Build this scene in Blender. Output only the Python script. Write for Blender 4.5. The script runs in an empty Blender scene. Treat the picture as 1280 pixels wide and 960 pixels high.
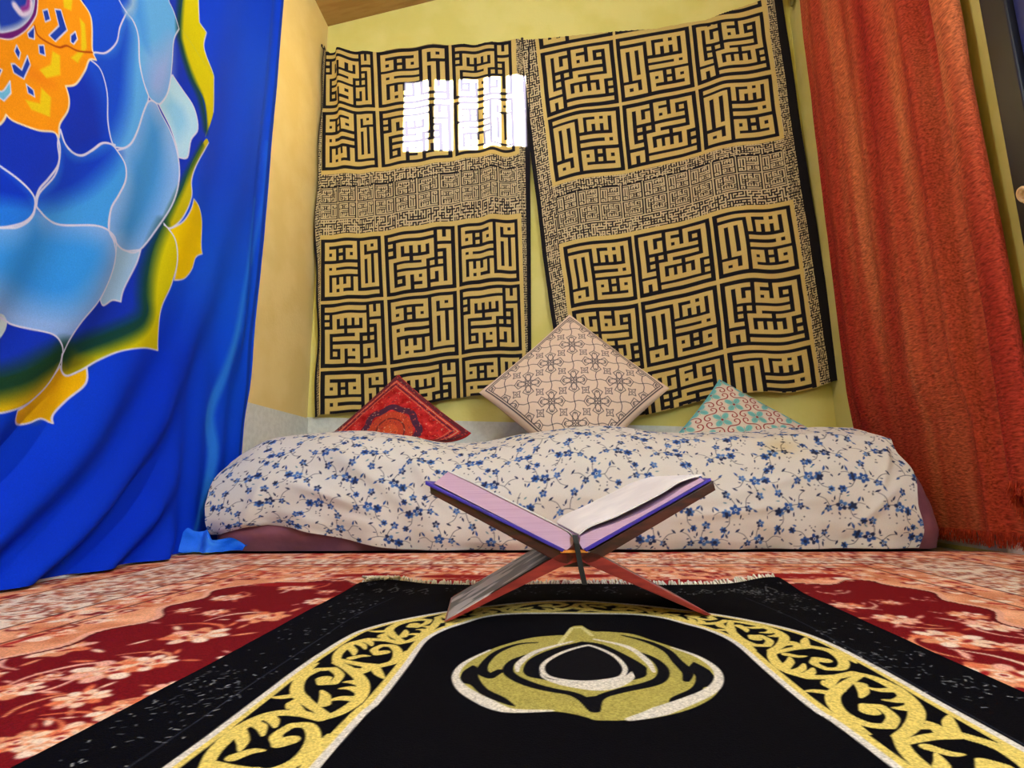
import bpy, bmesh, math, random
import numpy as np
from mathutils import Matrix, Vector

random.seed(7)
rng = np.random.default_rng(7)
S = bpy.context.scene
COL = S.collection

# ------------------------------------------------------------------ camera maths (1280x960 frame)
F, CX, CY, H = 700.0, 640.0, 480.0, 0.175
dY = np.array([50., 124., F]); dY /= np.linalg.norm(dY)
dU = np.array([-45., -3934., F]); dU -= dY * dU.dot(dY); dU /= np.linalg.norm(dU)
dX = np.cross(dY, dU)
RW = np.array([dX, dY, dU])            # rows: world axes in camera axes


def hit(px, py, ax, val):
    """point of the room plane (axis ax = val) read off the survey of the photo"""
    r = RW @ np.array([px - CX, py - CY, F]); o = np.array([0, 0, H])
    return o + (val - o[ax]) / r[ax] * r


# ------------------------------------------------------------------ helpers
def s2l(c):
    c = np.asarray(c, dtype=np.float64) / 255.0
    return np.where(c <= .04045, c / 12.92, ((c + .055) / 1.055) ** 2.4)


def lin(c):
    v = s2l(c)
    return (float(v[0]), float(v[1]), float(v[2]), 1.0)


def ss(a, b, x):
    t = np.clip((x - a) / (b - a), 0, 1)
    return t * t * (3 - 2 * t)


def vnoise(X, Y, sc, seed=0):
    r = np.random.default_rng(seed).random((64, 64))
    x = np.asarray(X) / sc + 17.3; y = np.asarray(Y) / sc + 31.7
    xi = np.floor(x).astype(int); yi = np.floor(y).astype(int)
    fx = x - xi; fy = y - yi
    fx = fx * fx * (3 - 2 * fx); fy = fy * fy * (3 - 2 * fy)
    a = r[xi % 64, yi % 64]; b = r[(xi + 1) % 64, yi % 64]
    c = r[xi % 64, (yi + 1) % 64]; d = r[(xi + 1) % 64, (yi + 1) % 64]
    return (a * (1 - fx) + b * fx) * (1 - fy) + (c * (1 - fx) + d * fx) * fy - .5


def fbm(X, Y, sc, seed=0, n=3):
    o = 0; a = 1
    for k in range(n):
        o = o + a * vnoise(X, Y, sc / 2 ** k, seed + k); a *= .5
    return o


def link(o, parent=None):
    COL.objects.link(o)
    if parent is not None:
        o.parent = parent
    return o


def tag(o, label=None, cat=None, group=None, kind=None):
    if label: o['label'] = label
    if cat: o['category'] = cat
    if group: o['group'] = group
    if kind: o['kind'] = kind
    return o


def empty(name, loc):
    o = bpy.data.objects.new(name, None); o.location = loc; o.empty_display_size = .05
    COL.objects.link(o)
    return o


def mesh_obj(name, me, mat, parent=None, smooth=True):
    me.materials.append(mat)
    if smooth:
        me.polygons.foreach_set('use_smooth', np.ones(len(me.polygons), dtype=bool))
    o = bpy.data.objects.new(name, me)
    link(o, parent)
    if parent is not None:            # vertices are given in room coordinates
        o.matrix_parent_inverse = Matrix.Translation(-Vector(parent.location))
    return o


def grids(name, parts, mat, parent=None, mask=None):
    """one mesh out of regular grids; parts = [(P[m,n,3], C[m,n,3] sRGB or None, flip)]"""
    vs = []; fs = []; cs = []; off = 0
    for P, C, flip in parts:
        m, n = P.shape[:2]
        vs.append(P.reshape(-1, 3))
        idx = np.arange(m * n).reshape(m, n) + off
        q = np.stack([idx[:-1, :-1], idx[:-1, 1:], idx[1:, 1:], idx[1:, :-1]], -1)
        if flip: q = q[..., ::-1]
        if mask is not None: q = q[mask]
        fs.append(q.reshape(-1, 4)); off += m * n
        cs.append((np.full((m * n, 3), 200.) if C is None else C.reshape(-1, 3)))
    V = np.concatenate(vs).astype(np.float32); Q = np.concatenate(fs).astype(np.int32)
    me = bpy.data.meshes.new(name)
    me.vertices.add(len(V)); me.vertices.foreach_set('co', V.ravel())
    me.loops.add(Q.size); me.loops.foreach_set('vertex_index', Q.ravel())
    me.polygons.add(len(Q))
    me.polygons.foreach_set('loop_start', np.arange(0, Q.size, 4, dtype=np.int32))
    me.update(calc_edges=True)
    CC = np.concatenate(cs)
    L = np.ones((len(V), 4), dtype=np.float32); L[:, :3] = s2l(np.clip(CC, 0, 255))
    a = me.color_attributes.new('Dye', 'FLOAT_COLOR', 'POINT')
    a.data.foreach_set('color', L.ravel())
    me.validate()
    return mesh_obj(name, me, mat, parent)


def bm_obj(name, bm, mat, parent=None, smooth=False):
    me = bpy.data.meshes.new(name)
    bmesh.ops.recalc_face_normals(bm, faces=bm.faces)
    bm.to_mesh(me); bm.free()
    return mesh_obj(name, me, mat, parent, smooth)


def box(bm, a, b, bevel=0):
    vs = [bm.verts.new((x, y, z)) for x in (a[0], b[0]) for y in (a[1], b[1]) for z in (a[2], b[2])]
    fs = [bm.faces.new([vs[i] for i in f]) for f in ((0, 1, 3, 2), (4, 6, 7, 5), (0, 4, 5, 1), (2, 3, 7, 6), (0, 2, 6, 4), (1, 5, 7, 3))]
    if bevel:
        es = list({e for f in fs for e in f.edges})
        bmesh.ops.bevel(bm, geom=es, offset=bevel, segments=2, affect='EDGES', profile=.5)


def prism(bm, pts, y0, y1, bevel=0):
    """outline in the xz plane pushed along y"""
    a = [bm.verts.new((x, y0, z)) for x, z in pts]; b = [bm.verts.new((x, y1, z)) for x, z in pts]
    n = len(pts)
    fs = [bm.faces.new(a), bm.faces.new(b[::-1])]
    for i in range(n):
        fs.append(bm.faces.new([a[i], b[i], b[(i + 1) % n], a[(i + 1) % n]]))
    if bevel:
        es = list({e for f in fs[:2] for e in f.edges})
        bmesh.ops.bevel(bm, geom=es, offset=bevel, segments=2, affect='EDGES', profile=.5)


def tube(bm, pts, rad, seg=6, closed_ends=True):
    pts = [Vector(p) for p in pts]; n = len(pts)
    rads = rad if hasattr(rad, '__len__') else [rad] * n
    rings = []
    prev = None
    for i, p in enumerate(pts):
        d = (pts[min(i + 1, n - 1)] - pts[max(i - 1, 0)]).normalized()
        if prev is None:
            u = d.orthogonal().normalized()
        else:
            u = (prev - d * prev.dot(d)).normalized()
        prev = u; w = d.cross(u)
        rings.append([bm.verts.new(p + (u * math.cos(t) + w * math.sin(t)) * rads[i])
                      for t in (2 * math.pi * k / seg for k in range(seg))])
    for i in range(n - 1):
        for k in range(seg):
            bm.faces.new([rings[i][k], rings[i][(k + 1) % seg], rings[i + 1][(k + 1) % seg], rings[i + 1][k]])
    if closed_ends:
        bm.faces.new(rings[0][::-1]); bm.faces.new(rings[-1])


# ------------------------------------------------------------------ the dye painter: draws flat shapes in cloth metres
def smooth_path(pts, closed=False, step=5, corner=62):
    P = [np.array(p[:2], float) for p in pts]; n = len(P)
    if n < 3: return np.array(P)
    sharp = [False] * n
    for i in range(n):
        if not closed and i in (0, n - 1):
            sharp[i] = True; continue
        a = P[i] - P[i - 1]; b = P[(i + 1) % n] - P[i]
        la, lb = np.hypot(*a), np.hypot(*b)
        if la > 0 and lb > 0 and np.dot(a, b) / (la * lb) < math.cos(math.radians(corner)): sharp[i] = True
    out = []
    for i in range(n if closed else n - 1):
        p1, p2 = P[i], P[(i + 1) % n]
        p0 = P[i - 1] if not sharp[i] else p1 * 2 - p2
        p3 = P[(i + 2) % n] if not sharp[(i + 1) % n] else p2 * 2 - p1
        if sharp[i]: p0 = p1
        if sharp[(i + 1) % n]: p3 = p2
        for k in range(step):
            t = k / step
            out.append(.5 * (2 * p1 + (p2 - p0) * t + (2 * p0 - 5 * p1 + 4 * p2 - p3) * t * t + (3 * p1 - p0 - 3 * p2 + p3) * t ** 3))
    if not closed: out.append(P[-1])
    return np.array(out)


class Dye:
    def __init__(s, xs, ys, base, X=None, Y=None):
        """xs along columns, ys along rows (both ascending)"""
        s.xs = np.asarray(xs); s.ys = np.asarray(ys)
        s.C = np.empty((len(ys), len(xs), 3)); s.C[:] = base
        s.gx = np.gradient(s.xs); s.gy = np.gradient(s.ys)

    def _box(s, x0, y0, x1, y1):
        i0, i1 = np.searchsorted(s.xs, [x0, x1]); j0, j1 = np.searchsorted(s.ys, [y0, y1])
        if i1 <= i0 or j1 <= j0: return None
        return slice(j0, j1), slice(i0, i1)

    def _put(s, sl, sd, col, soft, alpha):
        aa = np.maximum(soft, .6 * (s.gx[sl[1]][None, :] + s.gy[sl[0]][:, None]))
        w = np.clip(.5 - sd / aa, 0, 1) * alpha
        if callable(col): col = col(s.xs[sl[1]][None, :], s.ys[sl[0]][:, None])
        s.C[sl] = s.C[sl] * (1 - w[..., None]) + np.asarray(col, float) * w[..., None]

    def poly(s, pts, col, soft=0, alpha=1, smooth=True, step=5):
        P = smooth_path(pts, True, step) if smooth else np.array(pts, float)
        x0, y0 = P.min(0) - soft; x1, y1 = P.max(0) + soft
        sl = s._box(x0, y0, x1, y1)
        if sl is None: return
        X = s.xs[sl[1]][None, :]; Y = s.ys[sl[0]][:, None]
        d2 = np.full((Y.shape[0], X.shape[1]), 1e9); ins = np.zeros(d2.shape, bool)
        for i in range(len(P)):
            ax, ay = P[i]; bx, by = P[(i + 1) % len(P)]
            dx, dy = bx - ax, by - ay; L = dx * dx + dy * dy
            if L < 1e-16: continue
            t = np.clip(((X - ax) * dx + (Y - ay) * dy) / L, 0, 1)
            d2 = np.minimum(d2, (X - ax - t * dx) ** 2 + (Y - ay - t * dy) ** 2)
            if abs(dy) > 1e-12:
                ins ^= ((ay > Y) != (by > Y)) & (X < dx * (Y - ay) / dy + ax)
        sd = np.sqrt(d2) * np.where(ins, -1, 1)
        s._put(sl, sd, col, soft, alpha)

    def stroke(s, pts, w, col, soft=0, alpha=1, smooth=True, closed=False, step=5):
        """w: width in metres, one number or (start, middle, end)"""
        P = smooth_path(pts, closed, step) if smooth and len(pts) > 2 else np.array([p[:2] for p in pts], float)
        if closed: P = np.vstack([P, P[:1]])
        n = len(P)
        if hasattr(w, '__len__'):
            R = np.interp(np.linspace(0, 1, n), np.linspace(0, 1, len(w)), w) / 2
        else: R = np.full(n, w / 2)
        pad = R.max() + soft + .002
        x0, y0 = P.min(0) - pad; x1, y1 = P.max(0) + pad
        sl = s._box(x0, y0, x1, y1)
        if sl is None: return
        X = s.xs[sl[1]][None, :]; Y = s.ys[sl[0]][:, None]
        sd = np.full((Y.shape[0], X.shape[1]), 1e9)
        for i in range(n - 1):
            ax, ay = P[i]; bx, by = P[i + 1]; dx, dy = bx - ax, by - ay; L = dx * dx + dy * dy + 1e-18
            t = np.clip(((X - ax) * dx + (Y - ay) * dy) / L, 0, 1)
            sd = np.minimum(sd, np.sqrt((X - ax - t * dx) ** 2 + (Y - ay - t * dy) ** 2) - (R[i] + (R[i + 1] - R[i]) * t))
        s._put(sl, sd, col, soft, alpha)

    def dot(s, x, y, rx, col, ry=None, rot=0, soft=0, alpha=1):
        ry = rx if ry is None else ry; m = max(rx, ry) + soft + .001
        sl = s._box(x - m, y - m, x + m, y + m)
        if sl is None: return
        X = s.xs[sl[1]][None, :] - x; Y = s.ys[sl[0]][:, None] - y
        c, n = math.cos(rot), math.sin(rot)
        u = (X * c + Y * n) / rx; v = (-X * n + Y * c) / ry
        sd = (np.sqrt(u * u + v * v) - 1) * min(rx, ry)
        s._put(sl, sd, col, soft, alpha)


# ------------------------------------------------------------------ materials
def new_mat(name):
    m = bpy.data.materials.new(name); m.use_nodes = True
    nt = m.node_tree; b = nt.nodes['Principled BSDF']
    return m, nt, b


def nd(nt, typ, **kw):
    n = nt.nodes.new(typ)
    for k, v in kw.items():
        if k.startswith('i_'): n.inputs[k[2:].replace('_', ' ')].default_value = v
        else: setattr(n, k, v)
    return n


def mapped(nt, scale, coord='Object'):
    tc = nd(nt, 'ShaderNodeTexCoord'); mp = nd(nt, 'ShaderNodeMapping')
    mp.inputs['Scale'].default_value = scale
    nt.links.new(tc.outputs[coord], mp.inputs['Vector'])
    return mp.outputs['Vector']


def add_bump(nt, b, vec, scale, dist, strength=1, detail=4):
    n = nd(nt, 'ShaderNodeTexNoise'); n.inputs['Scale'].default_value = scale; n.inputs['Detail'].default_value = detail
    nt.links.new(vec, n.inputs['Vector'])
    bu = nd(nt, 'ShaderNodeBump'); bu.inputs['Distance'].default_value = dist; bu.inputs['Strength'].default_value = strength
    nt.links.new(n.outputs['Fac'], bu.inputs['Height']); nt.links.new(bu.outputs['Normal'], b.inputs['Normal'])
    return n, bu


def dye_mat(name, rough=.85, weave=900, var=.12, bump=.0006, sheen=0, scale=(1, 1, 1), spec=.25, vscale=None):
    """cloth whose dye is stored on the mesh, with a woven noise over it"""
    m, nt, b = new_mat(name)
    at = nd(nt, 'ShaderNodeAttribute', attribute_name='Dye')
    vec = mapped(nt, scale)
    n, bu = add_bump(nt, b, vec, weave, bump)
    n2 = nd(nt, 'ShaderNodeTexNoise'); n2.inputs['Scale'].default_value = vscale or weave * .6; n2.inputs['Detail'].default_value = 2
    nt.links.new(vec, n2.inputs['Vector'])
    mr = nd(nt, 'ShaderNodeMapRange'); mr.inputs['From Min'].default_value = .3; mr.inputs['From Max'].default_value = .7
    mr.inputs['To Min'].default_value = 1 - var; mr.inputs['To Max'].default_value = 1 + var
    nt.links.new(n2.outputs['Fac'], mr.inputs['Value'])
    mx = nd(nt, 'ShaderNodeVectorMath', operation='SCALE')
    nt.links.new(at.outputs['Color'], mx.inputs[0]); nt.links.new(mr.outputs['Result'], mx.inputs['Scale'])
    nt.links.new(mx.outputs[0], b.inputs['Base Color'])
    b.inputs['Roughness'].default_value = rough; b.inputs['Specular IOR Level'].default_value = spec
    if sheen:
        b.inputs['Sheen Weight'].default_value = sheen; b.inputs['Sheen Roughness'].default_value = .4
    return m


def plain_mat(name, col, rough=.6, col2=None, nscale=30, nmap=(1, 1, 1), bump=0, bscale=200, spec=.4, metal=0, ramp=(.4, .6), detail=4):
    m, nt, b = new_mat(name)
    b.inputs['Roughness'].default_value = rough; b.inputs['Specular IOR Level'].default_value = spec; b.inputs['Metallic'].default_value = metal
    vec = mapped(nt, nmap)
    n = nd(nt, 'ShaderNodeTexNoise'); n.inputs['Scale'].default_value = nscale; n.inputs['Detail'].default_value = detail
    nt.links.new(vec, n.inputs['Vector'])
    cr = nd(nt, 'ShaderNodeValToRGB')
    cr.color_ramp.elements[0].position = ramp[0]; cr.color_ramp.elements[1].position = ramp[1]
    cr.color_ramp.elements[0].color = lin(col); cr.color_ramp.elements[1].color = lin(col2 or col)
    nt.links.new(n.outputs['Fac'], cr.inputs['Fac']); nt.links.new(cr.outputs['Color'], b.inputs['Base Color'])
    if bump: add_bump(nt, b, vec, bscale, bump)
    return m


M = {}
M['wall_back'] = plain_mat('yellow plaster', (216, 208, 116), .8, (222, 214, 130), 6, bump=.0012, bscale=90)
M['wall_left'] = plain_mat('yellow plaster lit side', (228, 204, 134), .8, (234, 212, 146), 6, bump=.0012, bscale=90)  # lighter, tanner tone is the light on this wall put into its colour
M['wains'] = plain_mat('white textured plaster', (208, 212, 208), .8, (218, 222, 218), 60, bump=.0015, bscale=260)
M['ceil'] = plain_mat('brown painted boards', (158, 122, 70), .7, (172, 138, 84), 8, nmap=(1, 6, 1))
M['floor'] = plain_mat('grey cement', (120, 112, 105), .8, (135, 128, 120), 12)
M['silk'] = dye_mat('batik cotton', .8, 700, .07, .0004, spec=.08)
M['kufic'] = dye_mat('printed cotton', .85, 900, .09, .0004)
M['sheet'] = dye_mat('printed bed cotton', .85, 900, .04, .0003)
M['carpet'] = dye_mat('carpet pile', .95, 700, .22, .0015, spec=.1)
M['rug'] = dye_mat('velvet pile', .95, 800, .28, .0015, spec=.04)
M['cush'] = dye_mat('cushion cotton', .85, 900, .06, .0004)
M['cushred'] = dye_mat('kilim cushion wool', .9, 600, .3, .001)
M['mauve'] = plain_mat('mauve satin', (120, 72, 88), .5, (142, 88, 102), 10, bump=.002, bscale=40, spec=.5)
M['wood'] = plain_mat('red lacquered wood', (120, 26, 30), .35, (150, 44, 40), 20, nmap=(1, 1, 5), spec=.6)
M['darkwood'] = plain_mat('dark lacquered wood', (44, 16, 20), .35, (78, 28, 26), 20, nmap=(1, 1, 5), spec=.6)
M['inlay'] = plain_mat('black and ivory lacquer', (10, 9, 12), .35, (196, 188, 186), 11, nmap=(1, 3.2, 1), spec=.6, ramp=(.49, .53), detail=3)
M['cover'] = plain_mat('blue book cloth', (52, 34, 150), .45, (62, 44, 170), 40)
M['page'] = plain_mat('lilac page edges', (198, 160, 196), .8, (212, 176, 208), 9, nmap=(1, 1, 110), ramp=(.3, .7))
M['paper'] = plain_mat('white page paper', (222, 220, 228), .8, (232, 230, 236), 20)
M['ribbon'] = plain_mat('black ribbon', (14, 14, 18), .6, (26, 26, 32), 60)
M['orange'] = plain_mat('orange headband', (214, 130, 50), .6, (230, 150, 60), 60)
M['fringe'] = plain_mat('white cotton yarn', (222, 216, 200), .9, (238, 234, 222), 90)
M['redfringe'] = plain_mat('rust yarn', (150, 44, 20), .9, (190, 66, 34), 90)
M['doorblue'] = plain_mat('blue door paint', (34, 40, 96), .35, (44, 52, 116), 8)
M['doorframe'] = plain_mat('black blue door frame', (12, 14, 24), .4, (20, 24, 40), 8)
M['cream'] = plain_mat('cream carved resin', (222, 190, 140), .5, (236, 208, 160), 40)
M['hook'] = plain_mat('olive painted knot', (110, 104, 44), .7, (130, 122, 60), 30)
M['iron'] = plain_mat('dark iron', (30, 28, 30), .5, (40, 38, 40), 30)

# woven rust curtain: coloured wool with vertical streaks
m, nt, b = new_mat('rust woven wool'); M['redcurtain'] = m
b.inputs['Roughness'].default_value = .9; b.inputs['Specular IOR Level'].default_value = .15
v1 = mapped(nt, (1, 5, .35)); n1 = nd(nt, 'ShaderNodeTexNoise'); n1.inputs['Scale'].default_value = 1.6; n1.inputs['Detail'].default_value = 3
nt.links.new(v1, n1.inputs['Vector'])
cr = nd(nt, 'ShaderNodeValToRGB'); cr.color_ramp.elements[0].position = .36; cr.color_ramp.elements[1].position = .66
cr.color_ramp.elements[0].color = lin((160, 44, 36)); cr.color_ramp.elements[1].color = lin((200, 112, 72))
e = cr.color_ramp.elements.new(.5); e.color = lin((178, 72, 48))
nt.links.new(n1.outputs['Fac'], cr.inputs['Fac'])
v2 = mapped(nt, (1, .32, 1.2)); v2n = v2.node; v2n.inputs['Rotation'].default_value = (.45, 0, 0)
n2 = nd(nt, 'ShaderNodeTexNoise'); n2.inputs['Scale'].default_value = 190; n2.inputs['Detail'].default_value = 3
nt.links.new(v2, n2.inputs['Vector'])
mr = nd(nt, 'ShaderNodeMapRange'); mr.inputs['From Min'].default_value = .3; mr.inputs['From Max'].default_value = .72
mr.inputs['To Min'].default_value = .5; mr.inputs['To Max'].default_value = 1.45
nt.links.new(n2.outputs['Fac'], mr.inputs['Value'])
mx = nd(nt, 'ShaderNodeVectorMath', operation='SCALE'); nt.links.new(cr.outputs['Color'], mx.inputs[0]); nt.links.new(mr.outputs['Result'], mx.inputs['Scale'])
nt.links.new(mx.outputs[0], b.inputs['Base Color'])
bu = nd(nt, 'ShaderNodeBump'); bu.inputs['Distance'].default_value = .003; nt.links.new(n2.outputs['Fac'], bu.inputs['Height']); nt.links.new(bu.outputs['Normal'], b.inputs['Normal'])

# ------------------------------------------------------------------ room
XL, XR, YB, YN = -.985, 1.08, 2.2, -1.3
by0, by1, bz0, bz1 = -.95, -.32, .85, 1.95


def zc(x): return 2.27 + .2 * (x - XL)


def struct(name, bm, mat):
    o = bm_obj(name, bm, mat); o['kind'] = 'structure'
    return o


T = .08
bm = bmesh.new(); box(bm, (XL - T, YN - T, -.08), (XR + T, YB + T, -.012)); struct('floor', bm, M['floor'])
bm = bmesh.new(); prism(bm, [(XL - T, -.012), (XR + T, -.012), (XR + T, zc(XR + T)), (XL - T, zc(XL - T))], YB, YB + T); struct('wall_back', bm, M['wall_back'])
bm = bmesh.new(); box(bm, (XL - T, YN, -.012), (XL, YB, zc(XL) - .001)); struct('wall_left', bm, M['wall_left'])
bm = bmesh.new(); zt = zc(XR) - .001
for a_, b_ in (((YN, -.012), (by0, zt)), ((by1, -.012), (YB, zt)), ((by0, -.012), (by1, bz0)), ((by0, bz1), (by1, zt))):
    box(bm, (XR, a_[0], a_[1]), (XR + T, b_[0], b_[1]))
struct('wall_right', bm, M['wall_back'])
bm = bmesh.new(); prism(bm, [(XL - T, zc(XL - T)), (XR + T, zc(XR + T)), (XR + T, zc(XR + T) + .05), (XL - T, zc(XL - T) + .05)], YN - T, YB + T); struct('ceiling', bm, M['ceil'])

# near wall (behind the camera) with two openings: the small barred window and the big one
PW = (-.606, -.078, 1.588, 1.966)             # sun patch on the back wall: x0 x1 z0 z1
SHX, SHZ = .42, .30                            # shift of the patch back along the sun to the near wall
wx0, wx1, wz0, wz1 = PW[0] + SHX, PW[1] + SHX + .01, PW[2] + SHZ, PW[3] + SHZ - .04
xs_ = sorted([XL - T, wx0, wx1, XR + T]); zs_ = sorted([-.012, wz0, wz1])
bm = bmesh.new()
for i in range(len(xs_) - 1):
    xm = (xs_[i] + xs_[i + 1]) / 2
    for j in range(len(zs_)):
        z0 = zs_[j]; last = j == len(zs_) - 1
        if not last:
            zm = (z0 + zs_[j + 1]) / 2
            if wx0 < xm < wx1 and wz0 < zm < wz1: continue
            prism(bm, [(xs_[i], z0), (xs_[i + 1], z0), (xs_[i + 1], zs_[j + 1]), (xs_[i], zs_[j + 1])], YN - .05, YN)
        else:
            prism(bm, [(xs_[i], z0), (xs_[i + 1], z0), (xs_[i + 1], zc(xs_[i + 1])), (xs_[i], zc(xs_[i]))], YN - .05, YN)
struct('wall_near', bm, M['wall_back'])
w = tag(empty('window_1', ((wx0 + wx1) / 2, YN, wz0)), kind='structure')
for px_ in (541, 571.5, 602.5, 631):
    xb = hit(px_, 145, 1, YB - .03)[0] + SHX
    bm = bmesh.new(); box(bm, (xb - .0135, YN - .045, wz0), (xb + .0135, YN - .03, wz1)); bm_obj('window_bar', bm, M['iron'], w)
w2 = tag(empty('added_window', (XR, (by0 + by1) / 2, bz0)), kind='structure')  # unseen opening added in the right wall to carry a fill light
bm = bmesh.new(); ym = (by0 + by1) / 2; box(bm, (XR + .03, ym - .015, bz0), (XR + .06, ym + .015, bz1)); bm_obj('added_window_bar', bm, M['doorframe'], w2)

# white lower band of the walls
WZ = .445
for i, (a, b_) in enumerate((((XL, YB - .006, 0), (XR, YB, WZ)), ((XL, .2, 0), (XL + .006, YB - .006, WZ)), ((XR - .006, 1.245, 0), (XR, YB - .006, .36)))):
    bm = bmesh.new()
    if i == 0: prism(bm, [(XL, 0), (XR, 0), (XR, .36), (XL, .45)], a[1], b_[1])
    else: box(bm, a, b_)
    struct('trim_%d' % (i + 1), bm, M['wains'])

# ------------------------------------------------------------------ blue batik hanging (left wall)
XC = -.955
yy = np.concatenate([np.linspace(.25, .78, 150)[:-1], np.linspace(.78, 1.1, 320)[:-1], np.linspace(1.1, 1.72, 370)])
zz = np.concatenate([np.linspace(0.006, 1.25, 760)[:-1], np.linspace(1.25, 2.20, 370)])
D = Dye(yy, zz, (18, 74, 206))


def Pl(pts, o=(0, 0), s=1.0):
    r = []
    for x, y in pts:
        h = hit(o[0] + x / s, o[1] + y / s, 0, XC); r.append((h[1], h[2]))
    return r


ZG, YG = D.ys[:, None], D.xs[None, :]
# field shading of the dye: darker centre, lighter outskirts
D.C[:] = np.array((4, 62, 230)) + (vnoise(YG, ZG, .35, 5)[..., None] * np.array((8, 46, 30)))
WH = (214, 218, 250)
SW = .0036
c1 = lambda p: Pl(p, (0, 0), 3.2)
c2 = lambda p: Pl(p, (0, 180), 2.667)
c3 = lambda p: Pl(p, (0, 0), 5.335)
# ring between lotus and yellow petals: deeper blue
D.poly(Pl([(0, 0), (228, 0), (228, 50), (250, 120), (254, 172), (206, 281), (187, 337), (182, 390), (79, 442), (0, 470)]), (14, 50, 196), smooth=False)
# light petals
P1 = Pl([(37, 257), (56, 272), (79, 281), (116, 282), (131, 289), (141, 300), (143, 319), (139, 345), (124, 375), (101, 401), (86, 424), (79, 442), (75, 431), (64, 418), (41, 411), (19, 405), (0, 397), (-60, 380), (-80, 330), (-40, 290), (0, 284), (22, 278), (34, 268)])
D.poly(P1, (138, 182, 250))
D.poly(Pl([(37, 267), (56, 282), (100, 290), (126, 304), (128, 330), (108, 368), (80, 384), (40, 376), (0, 362), (-50, 340), (-30, 300), (10, 290)]), (50, 152, 250), soft=.07)
D.poly(Pl([(0, 392), (10, 398), (13, 405), (10, 415), (0, 425), (-20, 420), (-20, 396)]), (200, 226, 236))
P3 = Pl([(184, 127), (177, 141), (170, 162), (162, 178), (153, 185), (144, 188), (153, 206), (153, 225), (144, 244), (134, 262), (131, 289), (144, 306), (161, 313), (180, 313), (202, 281), (217, 251), (224, 219), (223, 188), (216, 162), (203, 141), (194, 128)])
D.poly(P3, (130, 180, 250))
D.poly(Pl([(184, 140), (172, 180), (160, 200), (160, 240), (145, 285), (165, 300), (185, 285), (205, 240), (210, 200), (204, 160)]), (66, 158, 250), soft=.06)
P4 = c1([(520, -20), (525, 20), (500, 50), (530, 90), (550, 150), (555, 250), (570, 330), (590, 385), (620, 410), (650, 412), (680, 370), (690, 320), (695, 250), (700, 160), (722, 115), (700, 50), (680, 10), (660, -20)])
D.poly(P4, (96, 178, 252))
D.poly(c1([(600, 240), (650, 200), (690, 160), (695, 250), (690, 330), (660, 400), (610, 390), (585, 330)]), (156, 178, 250), soft=.06, alpha=.8)
D.poly(c1([(520, -20), (560, -20), (575, 60), (590, 200), (560, 160), (540, 90), (505, 48)]), (60, 146, 250), soft=.04, alpha=.7)
P2 = Pl([(73, 162), (78, 178), (91, 191), (103, 194), (116, 188), (128, 179), (137, 180), (144, 188), (153, 206), (153, 225), (144, 244), (134, 262), (131, 288), (116, 282), (79, 281), (56, 272), (39, 259), (43, 242), (64, 221), (71, 202), (69, 180)])
D.poly(P2, (64, 160, 250))
D.poly(Pl([(70, 158), (78, 178), (91, 191), (116, 188), (137, 178), (146, 190), (136, 208), (110, 235), (75, 252), (42, 256), (40, 242), (64, 218), (68, 190)]), (12, 62, 214), soft=.045)
P7 = Pl([(116, 66), (131, 66), (144, 53), (148, 34), (156, 16), (166, 28), (172, 47), (173, 78), (178, 103), (184, 122), (177, 141), (170, 162), (162, 178), (153, 185), (142, 184), (138, 175), (134, 150), (133, 116), (125, 88), (112, 75)])
D.poly(P7, (88, 172, 252))
D.poly(Pl([(100, 60), (131, 60), (142, 50), (148, 34), (156, 18), (162, 40), (160, 80), (158, 120), (152, 150), (142, 172), (132, 172), (120, 120), (100, 80)]), (16, 76, 224), soft=.05)
D.poly(Pl([(-20, 200), (0, 208), (16, 222), (30, 238), (37, 250), (37, 260), (28, 277), (12, 284), (0, 285), (-30, 280)]), (34, 124, 244))
D.poly(Pl([(-20, 190), (0, 205), (16, 222), (34, 245), (30, 256), (0, 250), (-20, 250)]), (10, 54, 206), soft=.03)
P5 = c1([(700, 300), (740, 360), (775, 430), (785, 515), (760, 560), (745, 630), (718, 630), (712, 575), (690, 500), (640, 420), (675, 380), (692, 310)])
D.poly(P5, (176, 224, 255)); D.poly(c1([(690, 380), (740, 430), (750, 500), (720, 560), (690, 470), (660, 420)]), (140, 206, 255), soft=.03)
P6 = c2([(352, 292), (385, 335), (430, 355), (485, 352), (470, 400), (430, 480), (418, 525), (390, 520), (355, 538), (335, 520), (370, 440), (382, 370)])
D.poly(P6, (156, 202, 248))
# dark upper region of the lotus right of the orange heart
D.poly(Pl([(103, -20), (160, -20), (156, 10), (148, 34), (144, 53), (131, 66), (116, 66), (112, 30)]), (18, 78, 228))
# yellow petals with green inner shade
G1 = (18, 70, 60); Y1 = (212, 206, 10); Y2 = (238, 198, 6)
A = c1([(735, -30), (735, 0), (722, 120), (735, 180), (765, 300), (810, 400), (820, 500), (812, 550), (850, 450), (850, 330), (848, 300), (825, 230), (815, 180), (825, 130), (800, 90), (797, 0), (797, -30)])
D.poly(A, Y1)
D.stroke(c1([(728, -30), (722, 120), (735, 190), (770, 310), (800, 400), (815, 520)]), .022, (14, 66, 74), soft=.02)
Bp = c1([(812, 560), (760, 650), (720, 760), (670, 870), (660, 900), (680, 912), (720, 870), (752, 790), (755, 720), (780, 650), (830, 572)])
D.poly(Bp, (196, 188, 16)); D.stroke(c1([(800, 580), (750, 680), (712, 770), (664, 890)]), .012, (30, 84, 50), soft=.016)
Cp = c2([(635, 185), (660, 215), (675, 260), (675, 340), (678, 368), (655, 380), (640, 420), (610, 450), (570, 455), (580, 390), (575, 320), (560, 285), (600, 260), (625, 220)])
D.poly(Cp, (240, 208, 0))
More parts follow.
